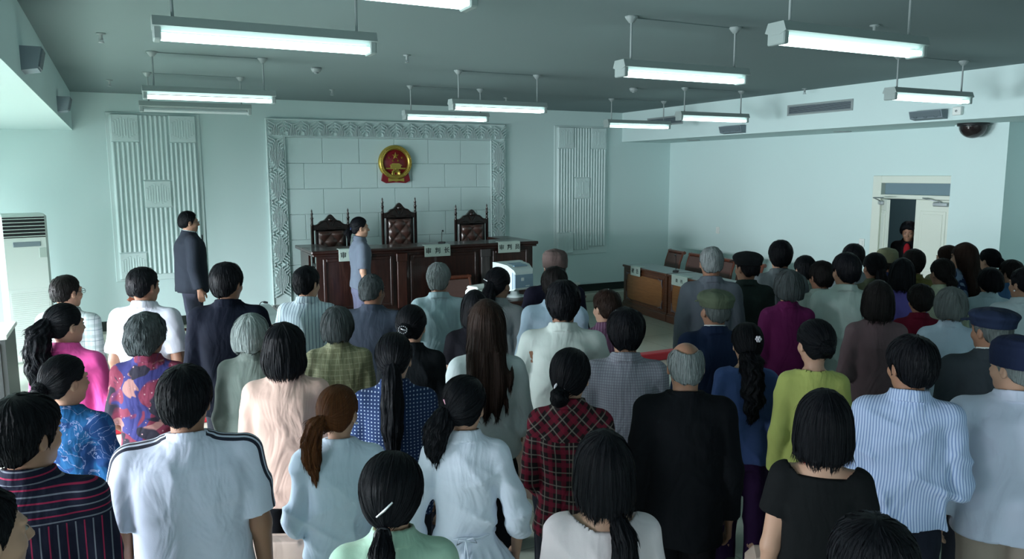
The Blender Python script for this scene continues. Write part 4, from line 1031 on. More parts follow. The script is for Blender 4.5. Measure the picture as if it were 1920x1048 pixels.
# the plaintiff's side, mostly behind the crowd
side_table('wooden side table on the plaintiff side, mostly hidden by the man in the navy jacket', (1.50, 8.85, 0), PI / 2)
for i, (x, y, lb) in enumerate(((.36, 9.75, 'brown rolled top chair whose carved end shows left of the white shirt man'), (.50, 8.70, 'brown rolled top chair right in front of the man in the suit'))): roll_chair(lb, (x, y, 0), PI / 2, 'chairs of the plaintiff side')
t_ = thing('paper_pile', 'dark folder and papers lying on the plaintiff table', 'papers', (1.12, 9.2, .763), .3)
MB().box(-.16, .16, -.11, .11, 0, .035, .006).obj('folder', M_dark, t_); MB().box(-.13, .15, -.10, .09, .035, .055, .003).obj('papers', mat('grey_paper', (.3, .36, .32), .8), t_)
gooseneck((1.28, 8.75, .763), PI / 2, .13, .05, 'small black microphone on the plaintiff table')

# clerk's desk with monitor, printer and chair
ck = thing('clerk_desk', 'low dark wooden clerk desk in front of the judges bench', 'desk', (4.50, 8.62, 0))
MB().box(-.75, .75, -.32, .32, .725, .76, .008).obj('desk_top', W_darkx, ck); MB().box(-.70, .70, -.28, -.26, .10, .725).obj('front_board', W_dark, ck)
for s in (-1, 1): MB().box(s * .70, s * .66, -.26, .28, 0, .725, .004).obj('side_panel', W_dark, ck)
M_crt = mat('monitor_casing', (.52, .62, .62), .5); M_crtb = mat('blue_grey_vents', (.16, .26, .34), .5)
mo = thing('crt_monitor', 'bulky pale tube monitor with blue grey back on the clerk desk', 'monitor', (4.39, 8.64, .762), math.radians(8))
sq = lambda w_, z0, z1, y: [(-w_, y, z0), (w_, y, z0), (w_, y, z1), (-w_, y, z1)]
def boxy(rings):
    m = MB(); v = [p for r_ in rings for p in r_]; n = len(rings); f = [(0, 1, 2, 3)[::-1], tuple(range(4 * n - 4, 4 * n))]
    for i in range(n - 1):
        for k in range(4): f.append((i * 4 + k, i * 4 + (k + 1) % 4, i * 4 + 4 + (k + 1) % 4, i * 4 + 4 + k))
    return m.raw(v, f)
mm = boxy([sq(.20, .07, .43, .20), sq(.205, .065, .435, .19), sq(.205, .065, .435, .11), sq(.185, .07, .43, .08), sq(.17, .09, .415, -.08), sq(.145, .11, .36, -.19), sq(.13, .13, .33, -.205)]).obj('casing', M_crt, mo)
boxy([sq(.155, .12, .335, -.165), sq(.135, .14, .30, -.2095)]).obj('back_vents', M_crtb, mo)
m = MB()
for i in range(5): m.box(-.10, .10, -.135 + i * .035, -.115 + i * .035, .398 + i * .004, .412 + i * .004)
m.obj('top_louvres', M_crtb, mo); MB().box(-.17, .17, .198, .204, .11, .40, .002).obj('screen', M_dark, mo)
MB().box(-.045, -.005, -.2125, -.209, .225, .265).box(.02, .08, -.2125, -.209, .155, .165).obj('label_sticker', M_crt, mo)
MB().lathe([(0, 0), (.13, 0), (.13, .015), (.06, .03), (.05, .075), (0, .075)], n=24).obj('swivel_foot', M_crt, mo)
pr = thing('printer', 'small white printer beside the tube monitor', 'printer', (3.93, 8.68, .762), .35)
MB().box(-.17, .17, -.12, .12, 0, .13, .03).box(-.15, .15, -.10, .10, .13, .17, .02).obj('casing', M_white, pr); MB().box(-.12, .12, -.17, -.10, .02, .035, .004).obj('paper_tray', M_white, pr); MB().box(-.11, .11, -.1215, -.118, .07, .085).obj('slot', M_dark, pr)
roll_chair('dark brown clerk chair with its frame showing left of the printer', (3.92, 9.24, 0), 0, None)

# cabinet and floor-standing air conditioner at the left
M_ac = mat('ac_white', (.62, .70, .66), .4)
ac = thing('floor_air_conditioner', 'tall white floor-standing air conditioner in the left corner', 'air conditioner', (-1.10, 11.22, 0), math.radians(14))
MB().box(-.25, .25, -.17, .17, 0, 1.84, .03).obj('casing', M_ac, ac)
MB().box(-.22, .22, -.176, -.165, 1.55, 1.80).obj('outlet_recess', M_dark, ac)
m = MB()
for i in range(6): m.box(-.22, .22, -.200, -.176, 1.565 + i * .042, 1.573 + i * .042, .002)
m.obj('louvres', M_ac, ac); MB().box(-.13, .16, -.178, -.168, 1.44, 1.50, .004).obj('display_panel', M_grey, ac); MB().box(.14, .22, -.176, -.168, 1.30, 1.42, .002).obj('sticker', M_plate, ac)
m = MB().box(-.225, .225, -.180, -.168, .12, .92, .006); m.obj('intake_panel', M_ac, ac)
m = MB()
for i in range(30): m.box(-.20, .20, -.187, -.179, .15 + i * .025, .162 + i * .025, .002)
m.obj('intake_slats', M_ac, ac)
cb = thing('low_cabinet', 'dark cabinet with white top at the left edge', 'cabinet', (-1.47, 9.0, 0))
MB().box(-.42, .40, -.3, .5, 0, .74).obj('body', M_dark, cb); MB().box(-.44, .42, -.32, .52, .74, .78, .006).obj('top', M_white, cb); MB().box(-.38, .36, -.312, -.30, .06, .70, .004).obj('door', M_dark, cb)

# audience seats
M_seat = cloth('beige_seat', (.42, .32, .27), rough=.8, fold=.2)
def aud_seat(label, x, y, rz, grp='beige audience seats'):
    """faces local +Y"""
    t_ = thing('audience_seat', label, 'seat', (x, y, 0), rz, grp)
    F = Field(axis(-.30, .30, .014), axis(-.30, .06, .012), axis(.28, .86, .014))
    def f(X, Y, Z):
        yc = -.10 - (Z - .40) * .16 + .4 * X * X
        q = (np.abs(X / .245) ** 3.2 + np.abs((Z - .555) / .245) ** 3.2) ** (1 / 3.2)
        return np.maximum((q - 1) * .24, np.abs(Y - yc) - .045 + .012 * q).astype(np.float32)
    F.add(f, (-.3, -.4, .28), (.3, .1, .9)); obj('backrest', cached('aseat', lambda: F.mesh('backrest')), M_seat, t_)
    MB().box(-.215, .215, -.035, .045, .36, .74, .035).obj('tip_up_seat', M_seat, t_)
    for s in (-1, 1):
        MB().box(s * .245 - .018, s * .245 + .018, -.13, .06, 0, .60, .01).obj('side_support', M_dark, t_); MB().box(s * .245 - .025, s * .245 + .025, -.15, .12, .60, .635, .012).obj('armrest', M_dark, t_)
    return t_

# ---------------------------------------------------------------- people: materials and assembly
SK = {k: mat('skin_' + k, c, .5, spec=.35) for k, c in {'light': (.46, .27, .19), 'mid': (.36, .20, .135), 'tan': (.27, .14, .09)}.items()}
for m_ in SK.values(): m_.node_tree.nodes['Principled BSDF'].inputs['Subsurface Weight'].default_value = .0
HM = {'black': hairmat('black', (.003, .0035, .005), (.009, .010, .013)), 'soft': hairmat('soft_black', (.005, .005, .005), (.015, .013, .013)), 'brown': hairmat('brown_black', (.010, .006, .005), (.032, .018, .013)),
      'auburn': hairmat('auburn', (.035, .013, .006), (.17, .06, .022)), 'grey': hairmat('grey', (.045, .055, .055), (.16, .19, .19), rough=.5), 'darkgrey': hairmat('dark_grey', (.018, .022, .024), (.10, .12, .125), rough=.45),
      'silver': hairmat('silver', (.13, .16, .16), (.42, .48, .47), rough=.5), 'salt': hairmat('salt_and_pepper', (.08, .095, .10), (.28, .32, .32), rough=.5)}
C = {}
def cl(name, *a, **k):
    if name not in C: C[name] = cloth(name, *a, **k)
    return C[name]
M_shoe = mat('shoe_leather', (.01, .01, .011), .35); M_eye = mat('eye_white', (.24, .23, .21), .4); M_iris = mat('iris', (.01, .007, .005), .15); M_brow = mat('eyebrow', (.01, .009, .009), .8)
M_pearl = mat('pearl_white', (.65, .62, .68), .25); M_pink = mat('pink_plastic', (.75, .35, .45), .35); M_lil = mat('lilac_ribbon', (.45, .35, .62), .6); M_blk = mat('black_ribbon', (.01, .01, .014), .4); M_sil = mat('silver_clip', (.55, .57, .60), .25, metal=.7); M_blueb = mat('blue_ribbon', (.03, .05, .14), .5)
def eye_me(s):
    m = MB().lathe([(.0001, -.006)] + [(.0125 * math.sin(a), -.006 * math.cos(a)) for a in np.linspace(.2, PI - .2, 7)] + [(.0001, .006)], (0, 0, 0), 12)
    m.v = [(x + s * .031, y * .68 + .0835, z + 1.590) for x, y, z in m.v]; return m.mesh('eye')
def iris_me(s): return MB().lathe([(0, .0945), (.0035, .0935), (.0052, .0905), (.0052, .086)], (s * .031, 0, 1.590), 12, 'y').mesh('iris')
def brow_me(s): return MB().tube([(s * .013, .0935, 1.610), (s * .028, .0925, 1.6145), (s * .044, .083, 1.6105)], [.003, .0038, .0018], 6).mesh('eyebrow')
def glasses_me():
    m = MB()
    for s in (-1, 1):
        P = [(s * (.034 + .024 * math.cos(a)), .104 - .10 * (.024 * math.cos(a)) , 1.588 + .016 * math.sin(a)) for a in np.linspace(0, 2 * PI, 17)]
        m.tube(P, .0016, 6, caps=False); m.tube([(s * .058, .100, 1.592), (s * .078, .085, 1.594), (s * .082, .02, 1.590), (s * .083, -.015, 1.578)], .0018, 6)
    m.tube([(-.010, .105, 1.590), (0, .107, 1.593), (.010, .105, 1.590)], .0016, 6); return m.mesh('glasses')
HMAP = {}
def shift(me, c):
    n = len(me.vertices); a = np.empty(n * 3, np.float32); me.vertices.foreach_get('co', a); a = a.reshape(-1, 3) - np.array(c, np.float32); me.vertices.foreach_set('co', a.ravel()); me.update(); return me
NP = [0]
def person(label, x, y, h, face, head, fem, skin='mid', top=None, pants=(.02, .022, .03), hair=None, pose='down', w=1.0, q=1.0, acc=(), gaze=0.0, lower='trousers', cat='person', lean=0.0, z0=0.0, grp=None):
    """face: compass bearing of the trunk (degrees clockwise from +Y); head: turn of the head against the trunk, clockwise"""
    NP[0] += 1; seed = NP[0]
    if isinstance(pose, str): pose = (pose, pose)
    fem = bool(fem); ha = round(head / 10) * 10; a = math.radians(ha); s = h / 1.70
    root = bpy.data.objects.new('person', None); COL.objects.link(root); root.location = (x, y, z0); root.rotation_euler = (math.radians(-lean) * math.cos(math.radians(face)) * 0, 0, -math.radians(face)); root.scale = (s,) * 3
    tag(root, label, cat, grp)
    if lean: root.rotation_mode = 'XYZ'; root.rotation_euler = (0, 0, -math.radians(face)); root.rotation_euler = (Matrix.Rotation(-math.radians(face), 3, 'Z') @ Matrix.Rotation(-math.radians(lean), 3, 'X')).to_euler()
    obj('body', cached(('body', fem, w, pose, ha, q), lambda: body_mesh(fem, w, pose, a, q)), SK[skin], root)
    L = HC; loc = (math.cos(-a) * L[0] - math.sin(-a) * L[1], math.sin(-a) * L[0] + math.cos(-a) * L[1], L[2]); rot = (0, 0, -a)
    def onhead(name, key, fn, m): return obj(name, cached(key, lambda: shift(fn(), L)), m, root, loc=loc, rot=rot)
    for sd in (-1, 1):
        ey = onhead('eye', ('eye', sd), lambda: eye_me(sd), M_eye); obj('iris', cached(('iris', sd), lambda: shift(iris_me(sd), L)), M_iris, ey); onhead('eyebrow', ('brow', sd), lambda: brow_me(sd), M_brow)
    if hair:
        st, hm = hair[0], hair[1]; opt = dict(hair[2]) if len(hair) > 2 else {}
        an = [A[1][0] if A[0] == 'tail' else A[1] for A in acc if A[0] in ('tail', 'bun')]
        if st == 'tight': opt['anchor'] = tuple(an[0]) if an else (0, -.11, 1.56)
        onhead('hair', ('hair', st, hm, seed if q < 1.5 else 0, tuple(opt.items()), q), lambda: hair_mesh(st, seed, q, **opt), HM[hm])
    pk = .80 if top[0] == 'peplum' else 1.0
    kind, spec, sleeve, hem = top[:4]; o = dict(top[4]) if len(top) > 4 else {}; tname = o.pop('name', {'shirt': 'shirt', 'jacket': 'jacket', 'peplum': 'blouse'}[kind])
    if tname == 'shirt' and fem: tname = 'blouse'
    obj(tname, cached(('top', fem, w, pose, kind, sleeve, hem, seed if q < 1.5 else seed % 3, q, tuple(o.items())), lambda: top_mesh(fem, w, pose, kind, sleeve, hem, seed, q, **o)), cl(*spec) if isinstance(spec, tuple) else C[spec], root)
    obj('skirt' if lower == 'skirt' else 'trousers', cached(('pants', w * pk, lower), lambda: pants_mesh(w * pk, lower, 1.3)), cl('trousers_%02x%02x%02x' % tuple(int(c * 255) for c in pants), pants), root)
    for sd in (-1, 1): obj('shoe', cached(('shoe', sd), lambda: shoe_mesh(sd)), M_shoe, root)
    for A in acc:
        k = A[0]
        if k == 'tail': onhead('ponytail', ('tail', seed, repr(A[1]), q), lambda: tail_mesh(A[1], A[2], seed, q, **(A[4] if len(A) > 4 else {})), HM[A[3]])
        elif k == 'bun': onhead('hair_bun', ('bun', seed, repr(A[1]), q), lambda: tail_mesh([A[1], (A[1][0], A[1][1] - .01, A[1][2] - .01)], [A[2], A[2]], seed, q, amp=.003), HM[A[3]])
        elif k == 'tie': onhead('hair_tie', ('tie', seed, repr(A[1])), lambda: MB().tube([(A[1][0] + A[2] * math.cos(t_), A[1][1] + .3 * A[2] * math.sin(t_), A[1][2] + A[2] * math.sin(t_)) for t_ in np.linspace(0, 2 * PI, 15)], .006, 8, caps=False).mesh('hair_tie'), A[3])
        elif k == 'clip':
            def mk(A=A):
                m = MB(); p = A[1]; L_ = A[2]; sg = A[4] if len(A) > 4 else 1
                m.tube([(p[0] - L_ / 2, p[1] + .003, p[2] + .004 * sg), (p[0], p[1] - .004, p[2]), (p[0] + L_ / 2, p[1] + .003, p[2] - .004 * sg)], [.003, .0045, .003], 8)
                if A[5:] and A[5] == 'flower':
                    for i in range(6): t_ = i * PI / 3; m.lathe([(0, -.006), (.008, -.004), (.009, .003)], (p[0] + L_ / 2 + .013 * math.cos(t_), p[1] - .006, p[2] + .013 * math.sin(t_)), 10, 'y')
                    m.lathe([(0, -.012), (.006, -.009), (.007, 0)], (p[0] + L_ / 2, p[1] - .006, p[2]), 10, 'y')
                if A[5:] and A[5] == 'beads':
                    for i in range(14): t_ = i * PI * 2 / 14; m.lathe([(0, -.005), (.0035, -.003), (.0035, .002)], (p[0] + .026 * math.cos(t_), p[1] - .008, p[2] + .022 * math.sin(t_)), 8, 'y')
                return m.mesh('hair_clip')
            onhead('hair_clip', ('clip', seed, repr(A[1])), mk, A[3])
        elif k == 'cap': onhead('cap', ('cap', A[1]), lambda: cap_mesh(A[1]), cl(*A[2]))
        elif k == 'glasses': onhead('glasses', 'glasses', glasses_me, M_dark)
        elif k == 'collar':
            def mk():
                F = Field(axis(-.1, .1, .005), axis(-.1, .1, .005), axis(1.40, 1.53, .005))
                def fc(x_, y_, z_):
                    q0 = np.sqrt((x_ / .060) ** 2 + ((y_ + .004) / .064) ** 2) * .062
                    return np.maximum(np.abs(q0 - .0625) - .0055, np.maximum(z_ - (1.500 - .2 * (y_ + .02)), 1.42 - z_))
                F.add(fc, (-.1, -.1, 1.40), (.1, .1, 1.53)); return F.mesh('shirt_collar')
            obj('shirt_collar', cached(('collar',), mk), M_collar, root)
        elif k == 'earring': onhead('earring', ('ear', A[1]), lambda: MB().lathe([(0, -.007), (.006, -.004), (.007, 0), (.006, .004), (0, .007)], (A[1] * .086, 0, 1.545), 10).mesh('earring'), M_pearl)
        elif k == 'cord': obj('necklace_cord', cached('cord', lambda: MB().tube([(.066 * math.cos(t_), .070 * math.sin(t_) - .006, 1.437 - .02 * math.sin(t_)) for t_ in np.linspace(0, 2 * PI, 25)], .0022, 6, caps=False).mesh('necklace_cord')), mat('red_cord', (.6, .02, .02), .6), root)
        elif k == 'waist_tie':
            m = MB(); m.tube([(.138 * w * math.cos(t_), .106 * w * math.sin(t_) - .004, 1.035 + .003 * math.sin(7 * t_)) for t_ in np.linspace(0, 2 * PI, 33)], .006, 6, caps=False)
            m.tube([(.0, -.112, 1.035), (.03, -.125, 1.05), (.045, -.125, 1.03), (.0, -.118, 1.035), (-.03, -.125, 1.045), (-.04, -.125, 1.02), (0, -.118, 1.035)], .004, 6); m.tube([(0, -.118, 1.035), (.012, -.145, .95), (.008, -.170, .84)], .004, 6); m.tube([(0, -.118, 1.035), (-.012, -.145, .93), (-.006, -.165, .86)], .004, 6)
            m.obj('waist_tie', C[A[1]], root)
        elif k == 'shirtfront':
            F = Field(axis(-.08, .08, .008), axis(.05, .18, .006), axis(1.18, 1.47, .010)); F.ell((0, .100, 1.35), (.045, .038, .11)); obj('shirt_front', F.mesh('shirt_front'), cl('red_shirt', (.25, .008, .015)), root)
        elif k == 'necktie': MB().prism([(-.012, 1.44), (.012, 1.44), (.028, 1.16), (0, 1.12), (-.028, 1.16)], .130, .140).obj('necktie', mat('dark_necktie', (.012, .014, .03), .5), root)
    return root
M_collar = mat('white_collar_cotton', (.62, .68, .70), .7)

# ---------------------------------------------------------------- the crowd: place, height, bearing, looks
person('young man in glasses and white plaid shirt, farthest left of the back rows', -0.359, 5.959, 1.627, 32, 25, 0, 'mid', top=('shirt', ('white_plaid', (0.5, 0.56, 0.56), (('x', 0.075, 0.3, (0.25, 0.33, 0.33), 0.5), ('z', 0.075, 0.3, (0.25, 0.33, 0.33), 0.5), ('x', 0.075, 0.06, (0.12, 0.18, 0.2), 0.7, 0.3), ('z', 0.075, 0.06, (0.12, 0.18, 0.2), 0.7, 0.3))), 1.9, 0.86), hair=('cut', 'soft'), w=1.02, q=1.60, acc=[('glasses',)])
person('woman in a bright pink blouse with a long wavy ponytail at left', -0.308, 4.770, 1.601, 26, 28, 1, 'light', top=('shirt', ('hot_pink', (0.8, 0.09, 0.36)), 1.9, 0.84, {'amp': 0.008}), hair=('tight', 'black', {'thick': 0.007}), w=1.05, q=1.25, pose='low', acc=[('tail', [(0, -0.105, 1.615), (0, -0.15, 1.56), (-0.005, -0.165, 1.47), (0, -0.17, 1.36), (0.005, -0.165, 1.24)], (0.03, 0.05, 0.055, 0.05, 0.022), 'black', {'wav': 0.012, 'amp': 0.005}), ('tie', (0, -0.112, 1.615), 0.026, M_blk)])
person('woman in a blue patterned blouse, in front of the pink one', -0.261, 3.784, 1.515, 26, 30, 1, 'mid', top=('shirt', ('blue_print', (0.012, 0.09, 0.24), (('blobs', 7, 0.52, (0.012, 0.05, 0.17), 1.2), ('veins', 11, 0.012, (0.22, 0.26, 0.45)))), 1.9, 0.82, {'stand': True}), hair=('tight', 'black', {'thick': 0.01}), w=1.05, q=1.00, acc=[('bun', (0, -0.115, 1.575), 0.04, 'black')])
person('man in a dark shirt with red and grey stripes at the lower left', -0.300, 2.698, 1.620, 19, 30, 0, 'mid', top=('shirt', ('red_striped_navy', (0.012, 0.013, 0.028), (('x', 0.052, 0.08, (0.26, 0.02, 0.06), 1, 0, 0.5, 1.33), ('x', 0.052, 0.08, (0.15, 0.16, 0.2), 1, 0.5, 0.5, 1.33), ('z', 0.04, 0.12, (0.26, 0.02, 0.06), 1, 0.1, 1.335, 1.6), ('z', 0.04, 0.11, (0.15, 0.16, 0.2), 1, 0.6, 1.335, 1.6))), 1.9, 0.82), hair=('short', 'black', {'thick': 0.008}), w=1.05, q=1.00)
person('person cut off by the bottom left corner, only cheek and ear showing', -0.328, 2.002, 1.600, 31, 30, 0, 'light', top=('shirt', ('deep_grey', (0.02, 0.022, 0.025)), 1.9, 0.84), hair=('cut', 'black'), w=1.00, q=1.00)
person('man with sideburns in a short sleeved white shirt at the back left', 0.105, 5.588, 1.689, 29, 22, 0, 'tan', top=('shirt', ('white_lilac', (0.58, 0.6, 0.68)), 0.8, 0.84, {'amp': 0.005}), hair=('cut', 'black', {'thick': 0.004}), w=1.04, q=1.60)
person('older woman with curly grey hair and a maroon and navy printed blouse', 0.081, 4.404, 1.572, 21, 20, 1, 'tan', top=('shirt', ('maroon_print', (0.16, 0.028, 0.055), (('blobs', 5, 0.55, (0.035, 0.035, 0.14), 1.0), ('blobs', 4, 0.6, (0.3, 0.15, 0.14), 2.0), ('blobs', 6, 0.62, (0.02, 0.018, 0.03), 0.6), ('cells', 26, 0.12, (0.35, 0.2, 0.22)))), 0.95, 0.8), hair=('curly', 'darkgrey'), w=1.04, q=1.25, pose='low')
person('man in a white short sleeved sports shirt with three black shoulder stripes', 0.163, 2.885, 1.617, 11, 14, 0, 'tan', top=('shirt', ('striped_polo', (0.54, 0.58, 0.72), (('rag',),)), 0.82, 0.78, {'amp': 0.006, 'stand': True}), hair=('short', 'black', {'thick': 0.006}), w=1.20, q=1.00, pants=(0.01, 0.011, 0.014))
person('broad man in a dark navy jacket left of centre at the back', 0.576, 5.161, 1.730, 21, 15, 0, 'tan', top=('jacket', ('dark_navy', (0.006, 0.008, 0.016)), 1.95, 0.76), hair=('short', 'black', {'thick': 0.006}), w=1.04, q=1.60)
person('silver haired woman in a grey green jacket behind the peach shirt', 0.601, 4.378, 1.522, 23, 15, 1, 'tan', top=('jacket', ('grey_green', (0.12, 0.15, 0.135)), 1.95, 0.76), hair=('puff', 'silver', {'thick': 0.01}), w=1.04, q=1.25)
person('woman with a black bob in a pale peach shirt', 0.644, 3.634, 1.596, 18, 14, 1, 'light', top=('shirt', ('pale_peach', (0.58, 0.4, 0.34)), 1.9, 0.8, {'amp': 0.007}), hair=('wavybob', 'black'), w=1.06, q=1.25, pants=(0.008, 0.009, 0.012))
person('young man in a pale shirt with dark pin stripes before the judges bench', 1.150, 5.521, 1.643, 32, 22, 0, 'light', top=('shirt', ('pin_striped', (0.42, 0.52, 0.58), (('x', 0.026, 0.16, (0.05, 0.09, 0.16)),)), 0.9, 0.84), hair=('short', 'black'), w=0.97, q=1.60)
person('older woman with a grey bob in an olive checked jacket', 1.097, 4.458, 1.512, 19, 10, 1, 'mid', top=('jacket', ('olive_check', (0.17, 0.18, 0.105), (('x', 0.034, 0.12, (0.32, 0.33, 0.22), 0.7), ('z', 0.034, 0.12, (0.32, 0.33, 0.22), 0.7), ('x', 0.068, 0.3, (0.09, 0.1, 0.055), 0.5, 0.2))), 1.95, 0.78), hair=('puff', 'darkgrey', {'thick': 0.01}), w=1.08, q=1.25)
person('man in a dark slate jacket just below the court woman', 1.513, 5.144, 1.610, 34, 20, 0, 'tan', top=('jacket', ('slate', (0.045, 0.058, 0.085)), 1.95, 0.78), hair=('cut', 'darkgrey'), w=1.08, q=1.60)
person('young woman with an orange brown ponytail in a white blouse', 0.709, 2.919, 1.476, 19, 25, 1, 'light', top=('shirt', ('white_blue', (0.56, 0.66, 0.8)), 1.6, 0.84, {'amp': 0.012, 'stand': True}), hair=('tight', 'auburn', {'thick': 0.006}), w=1.00, q=1.00, pose='front', acc=[('tail', [(-0.02, -0.105, 1.59), (-0.045, -0.135, 1.565), (-0.06, -0.15, 1.5), (-0.062, -0.145, 1.42), (-0.055, -0.138, 1.33)], (0.022, 0.034, 0.04, 0.036, 0.012), 'auburn', {'amp': 0.004}), ('tie', (-0.028, -0.112, 1.583), 0.022, M_blk), ('earring', 1)])
person('woman in navy polka dots with a long straight black ponytail', 1.071, 3.321, 1.572, 21, 9, 1, 'light', top=('shirt', ('polka_navy', (0.015, 0.03, 0.085), (('dots', 0.017, 0.17, (0.32, 0.38, 0.5)),)), 1.9, 0.8), hair=('tight', 'black', {'thick': 0.008}), w=1.04, q=1.25, acc=[('tail', [(0.01, -0.095, 1.56), (0.015, -0.125, 1.5), (0.02, -0.15, 1.4), (0.02, -0.16, 1.28), (0.02, -0.155, 1.16)], (0.04, 0.046, 0.052, 0.05, 0.028), 'black')])
person('woman in black with a sparkling clip in her pinned up hair', 1.420, 4.075, 1.555, 24, 13, 1, 'light', top=('shirt', ('plain_black_a', (0.008, 0.01, 0.012)), 1.0, 0.84), hair=('tight', 'black', {'thick': 0.012}), w=1.00, q=1.25, acc=[('bun', (-0.01, -0.105, 1.59), 0.045, 'black'), ('clip', (-0.01, -0.158, 1.6), 0.03, M_sil, 1, 'beads')])
person('grey haired man in a pale blue shirt in front of the middle name plate', 2.093, 5.373, 1.626, 23, 10, 0, 'mid', top=('shirt', ('pale_blue', (0.3, 0.42, 0.46), (('band', 0.8, 0.83, (0.03, 0.05, 0.08)),)), 0.9, 0.8, {'amp': 0.008}), hair=('short', 'salt', {'thick': 0.004}), w=0.95, q=1.60, pants=(0.22, 0.3, 0.33))
person('woman in a black short sleeved top hidden behind the long brown hair', 1.985, 4.469, 1.545, 24, 0, 1, 'light', top=('shirt', ('plain_black_b', (0.01, 0.01, 0.014)), 0.6, 0.84), hair=('bob', 'black'), w=1.00, q=1.60)
person('young woman with very long loose brown hair and a pale grey shirt', 1.562, 3.377, 1.673, 25, 0, 1, 'light', top=('shirt', ('pale_grey', (0.46, 0.52, 0.53)), 1.6, 0.92, {'amp': 0.008}), hair=('long', 'brown', {'long': 1.17}), w=0.92, q=1.25, pose='front', pants=(0.008, 0.009, 0.012))
person('woman with a low ponytail and shiny clip beside the tube monitor', 2.402, 4.989, 1.613, 41, 23, 1, 'mid', top=('shirt', ('mushroom_grey', (0.22, 0.24, 0.25)), 1.9, 0.82, {'amp': 0.008}), hair=('tight', 'black', {'thick': 0.012}), w=1.00, q=1.60, acc=[('tail', [(0, -0.1, 1.6), (0, -0.125, 1.53), (0.0, -0.13, 1.45), (0, -0.125, 1.38)], (0.04, 0.05, 0.048, 0.028), 'black'), ('clip', (-0.03, -0.118, 1.635), 0.045, M_sil, 2)])
person('woman at the bottom centre left with clipped back hair and a mint collar', 0.632, 2.010, 1.500, 18, 8, 1, 'light', top=('shirt', ('mint_green', (0.3, 0.46, 0.36)), 1.9, 0.84), hair=('tight', 'black', {'thick': 0.02}), w=1.00, q=1.00, acc=[('tail', [(-0.01, -0.11, 1.515), (-0.01, -0.14, 1.47), (-0.012, -0.15, 1.4), (-0.01, -0.145, 1.3)], (0.022, 0.034, 0.038, 0.018), 'black'), ('tie', (-0.01, -0.118, 1.512), 0.022, M_blk), ('clip', (0.0, -0.13, 1.6), 0.05, M_sil, -6)])
person('girl in a white peplum blouse tied at the waist with a pink hair clip', 1.129, 2.650, 1.519, 23, 18, 1, 'light', top=('peplum', ('bright_white', (0.64, 0.7, 0.82)), 1.45, 0.78, {'amp': 0.01}), hair=('tight', 'black', {'thick': 0.012}), w=0.92, q=1.00, pose=('out', 'out'), acc=[('tail', [(-0.045, -0.095, 1.575), (-0.075, -0.12, 1.52), (-0.095, -0.115, 1.45), (-0.1, -0.1, 1.38)], (0.035, 0.045, 0.038, 0.016), 'black', {'wav': 0.006}), ('clip', (-0.045, -0.1, 1.625), 0.022, M_pink, 4), ('waist_tie', 'bright_white')])
person('man in a brown flat cap and dark jacket at the back centre', 2.967, 5.157, 1.686, 25, -7, 0, 'tan', top=('jacket', ('dark_indigo', (0.01, 0.01, 0.022)), 1.95, 0.78), hair=('cut', 'darkgrey'), w=1.02, q=1.60, acc=[('cap', 'skull', ('brown_cap', (0.085, 0.062, 0.058)))])
person('dark haired man in a light blue shirt behind the tall white shirt', 2.619, 4.552, 1.653, 30, 0, 0, 'tan', top=('shirt', ('sky_blue_shirt', (0.5, 0.64, 0.8)), 1.9, 0.84, {'amp': 0.008}), hair=('short', 'soft', {'thick': 0.004}), w=1.00, q=1.60)
person('tall man in a shiny white shirt with rolled sleeves in the centre', 2.144, 3.631, 1.699, 31, 5, 0, 'tan', top=('shirt', ('satin_white', (0.54, 0.6, 0.58)), 1.5, 0.92, {'amp': 0.014}), hair=('short', 'black', {'thick': 0.006}), w=1.06, q=1.25, pose=('out', 'out'), pants=(0.012, 0.014, 0.02))
person('woman in a red and black plaid shirt with a low bun and white hair tie', 1.659, 2.745, 1.550, 31, 10, 1, 'light', top=('shirt', ('red_plaid', (0.018, 0.012, 0.014), (('x', 0.066, 0.34, (0.19, 0.012, 0.032), 0.5, 0, 0.5, 1.31), ('z', 0.066, 0.34, (0.19, 0.012, 0.032), 0.5, 0, 0.5, 1.31), ('x', 0.066, 0.09, (0.18, 0.16, 0.14), 0.7, 0.45, 0.5, 1.31), ('z', 0.066, 0.09, (0.18, 0.16, 0.14), 0.7, 0.45, 0.5, 1.31), ('d', 0.088, 0.34, (0.19, 0.012, 0.032), 0.5, 0, 1.31, 1.6), ('e', 0.088, 0.34, (0.19, 0.012, 0.032), 0.5, 0, 1.31, 1.6), ('d', 0.088, 0.09, (0.18, 0.16, 0.14), 0.7, 0.45, 1.31, 1.6), ('e', 0.088, 0.09, (0.18, 0.16, 0.14), 0.7, 0.45, 1.31, 1.6))), 1.9, 0.84, {'amp': 0.007}), hair=('tight', 'black', {'thick': 0.012}), w=0.95, q=1.00, pose='low', acc=[('bun', (-0.03, -0.105, 1.525), 0.042, 'black'), ('tie', (-0.03, -0.11, 1.56), 0.022, M_pearl), ('clip', (0.055, -0.075, 1.555), 0.018, M_pearl)])
person('girl in a purple striped blouse with a lilac hair ribbon at centre right', 2.740, 4.098, 1.548, 24, -30, 1, 'light', top=('shirt', ('plum_stripes', (0.1, 0.045, 0.085), (('x', 0.022, 0.25, (0.2, 0.12, 0.19)),)), 1.2, 0.84), hair=('cut', 'brown', {'thick': 0.01}), w=0.98, q=1.60, acc=[('tail', [(0.03, -0.105, 1.57), (0.05, -0.13, 1.53), (0.055, -0.135, 1.45)], (0.028, 0.034, 0.018), 'brown'), ('tie', (0.035, -0.112, 1.565), 0.024, M_lil)])
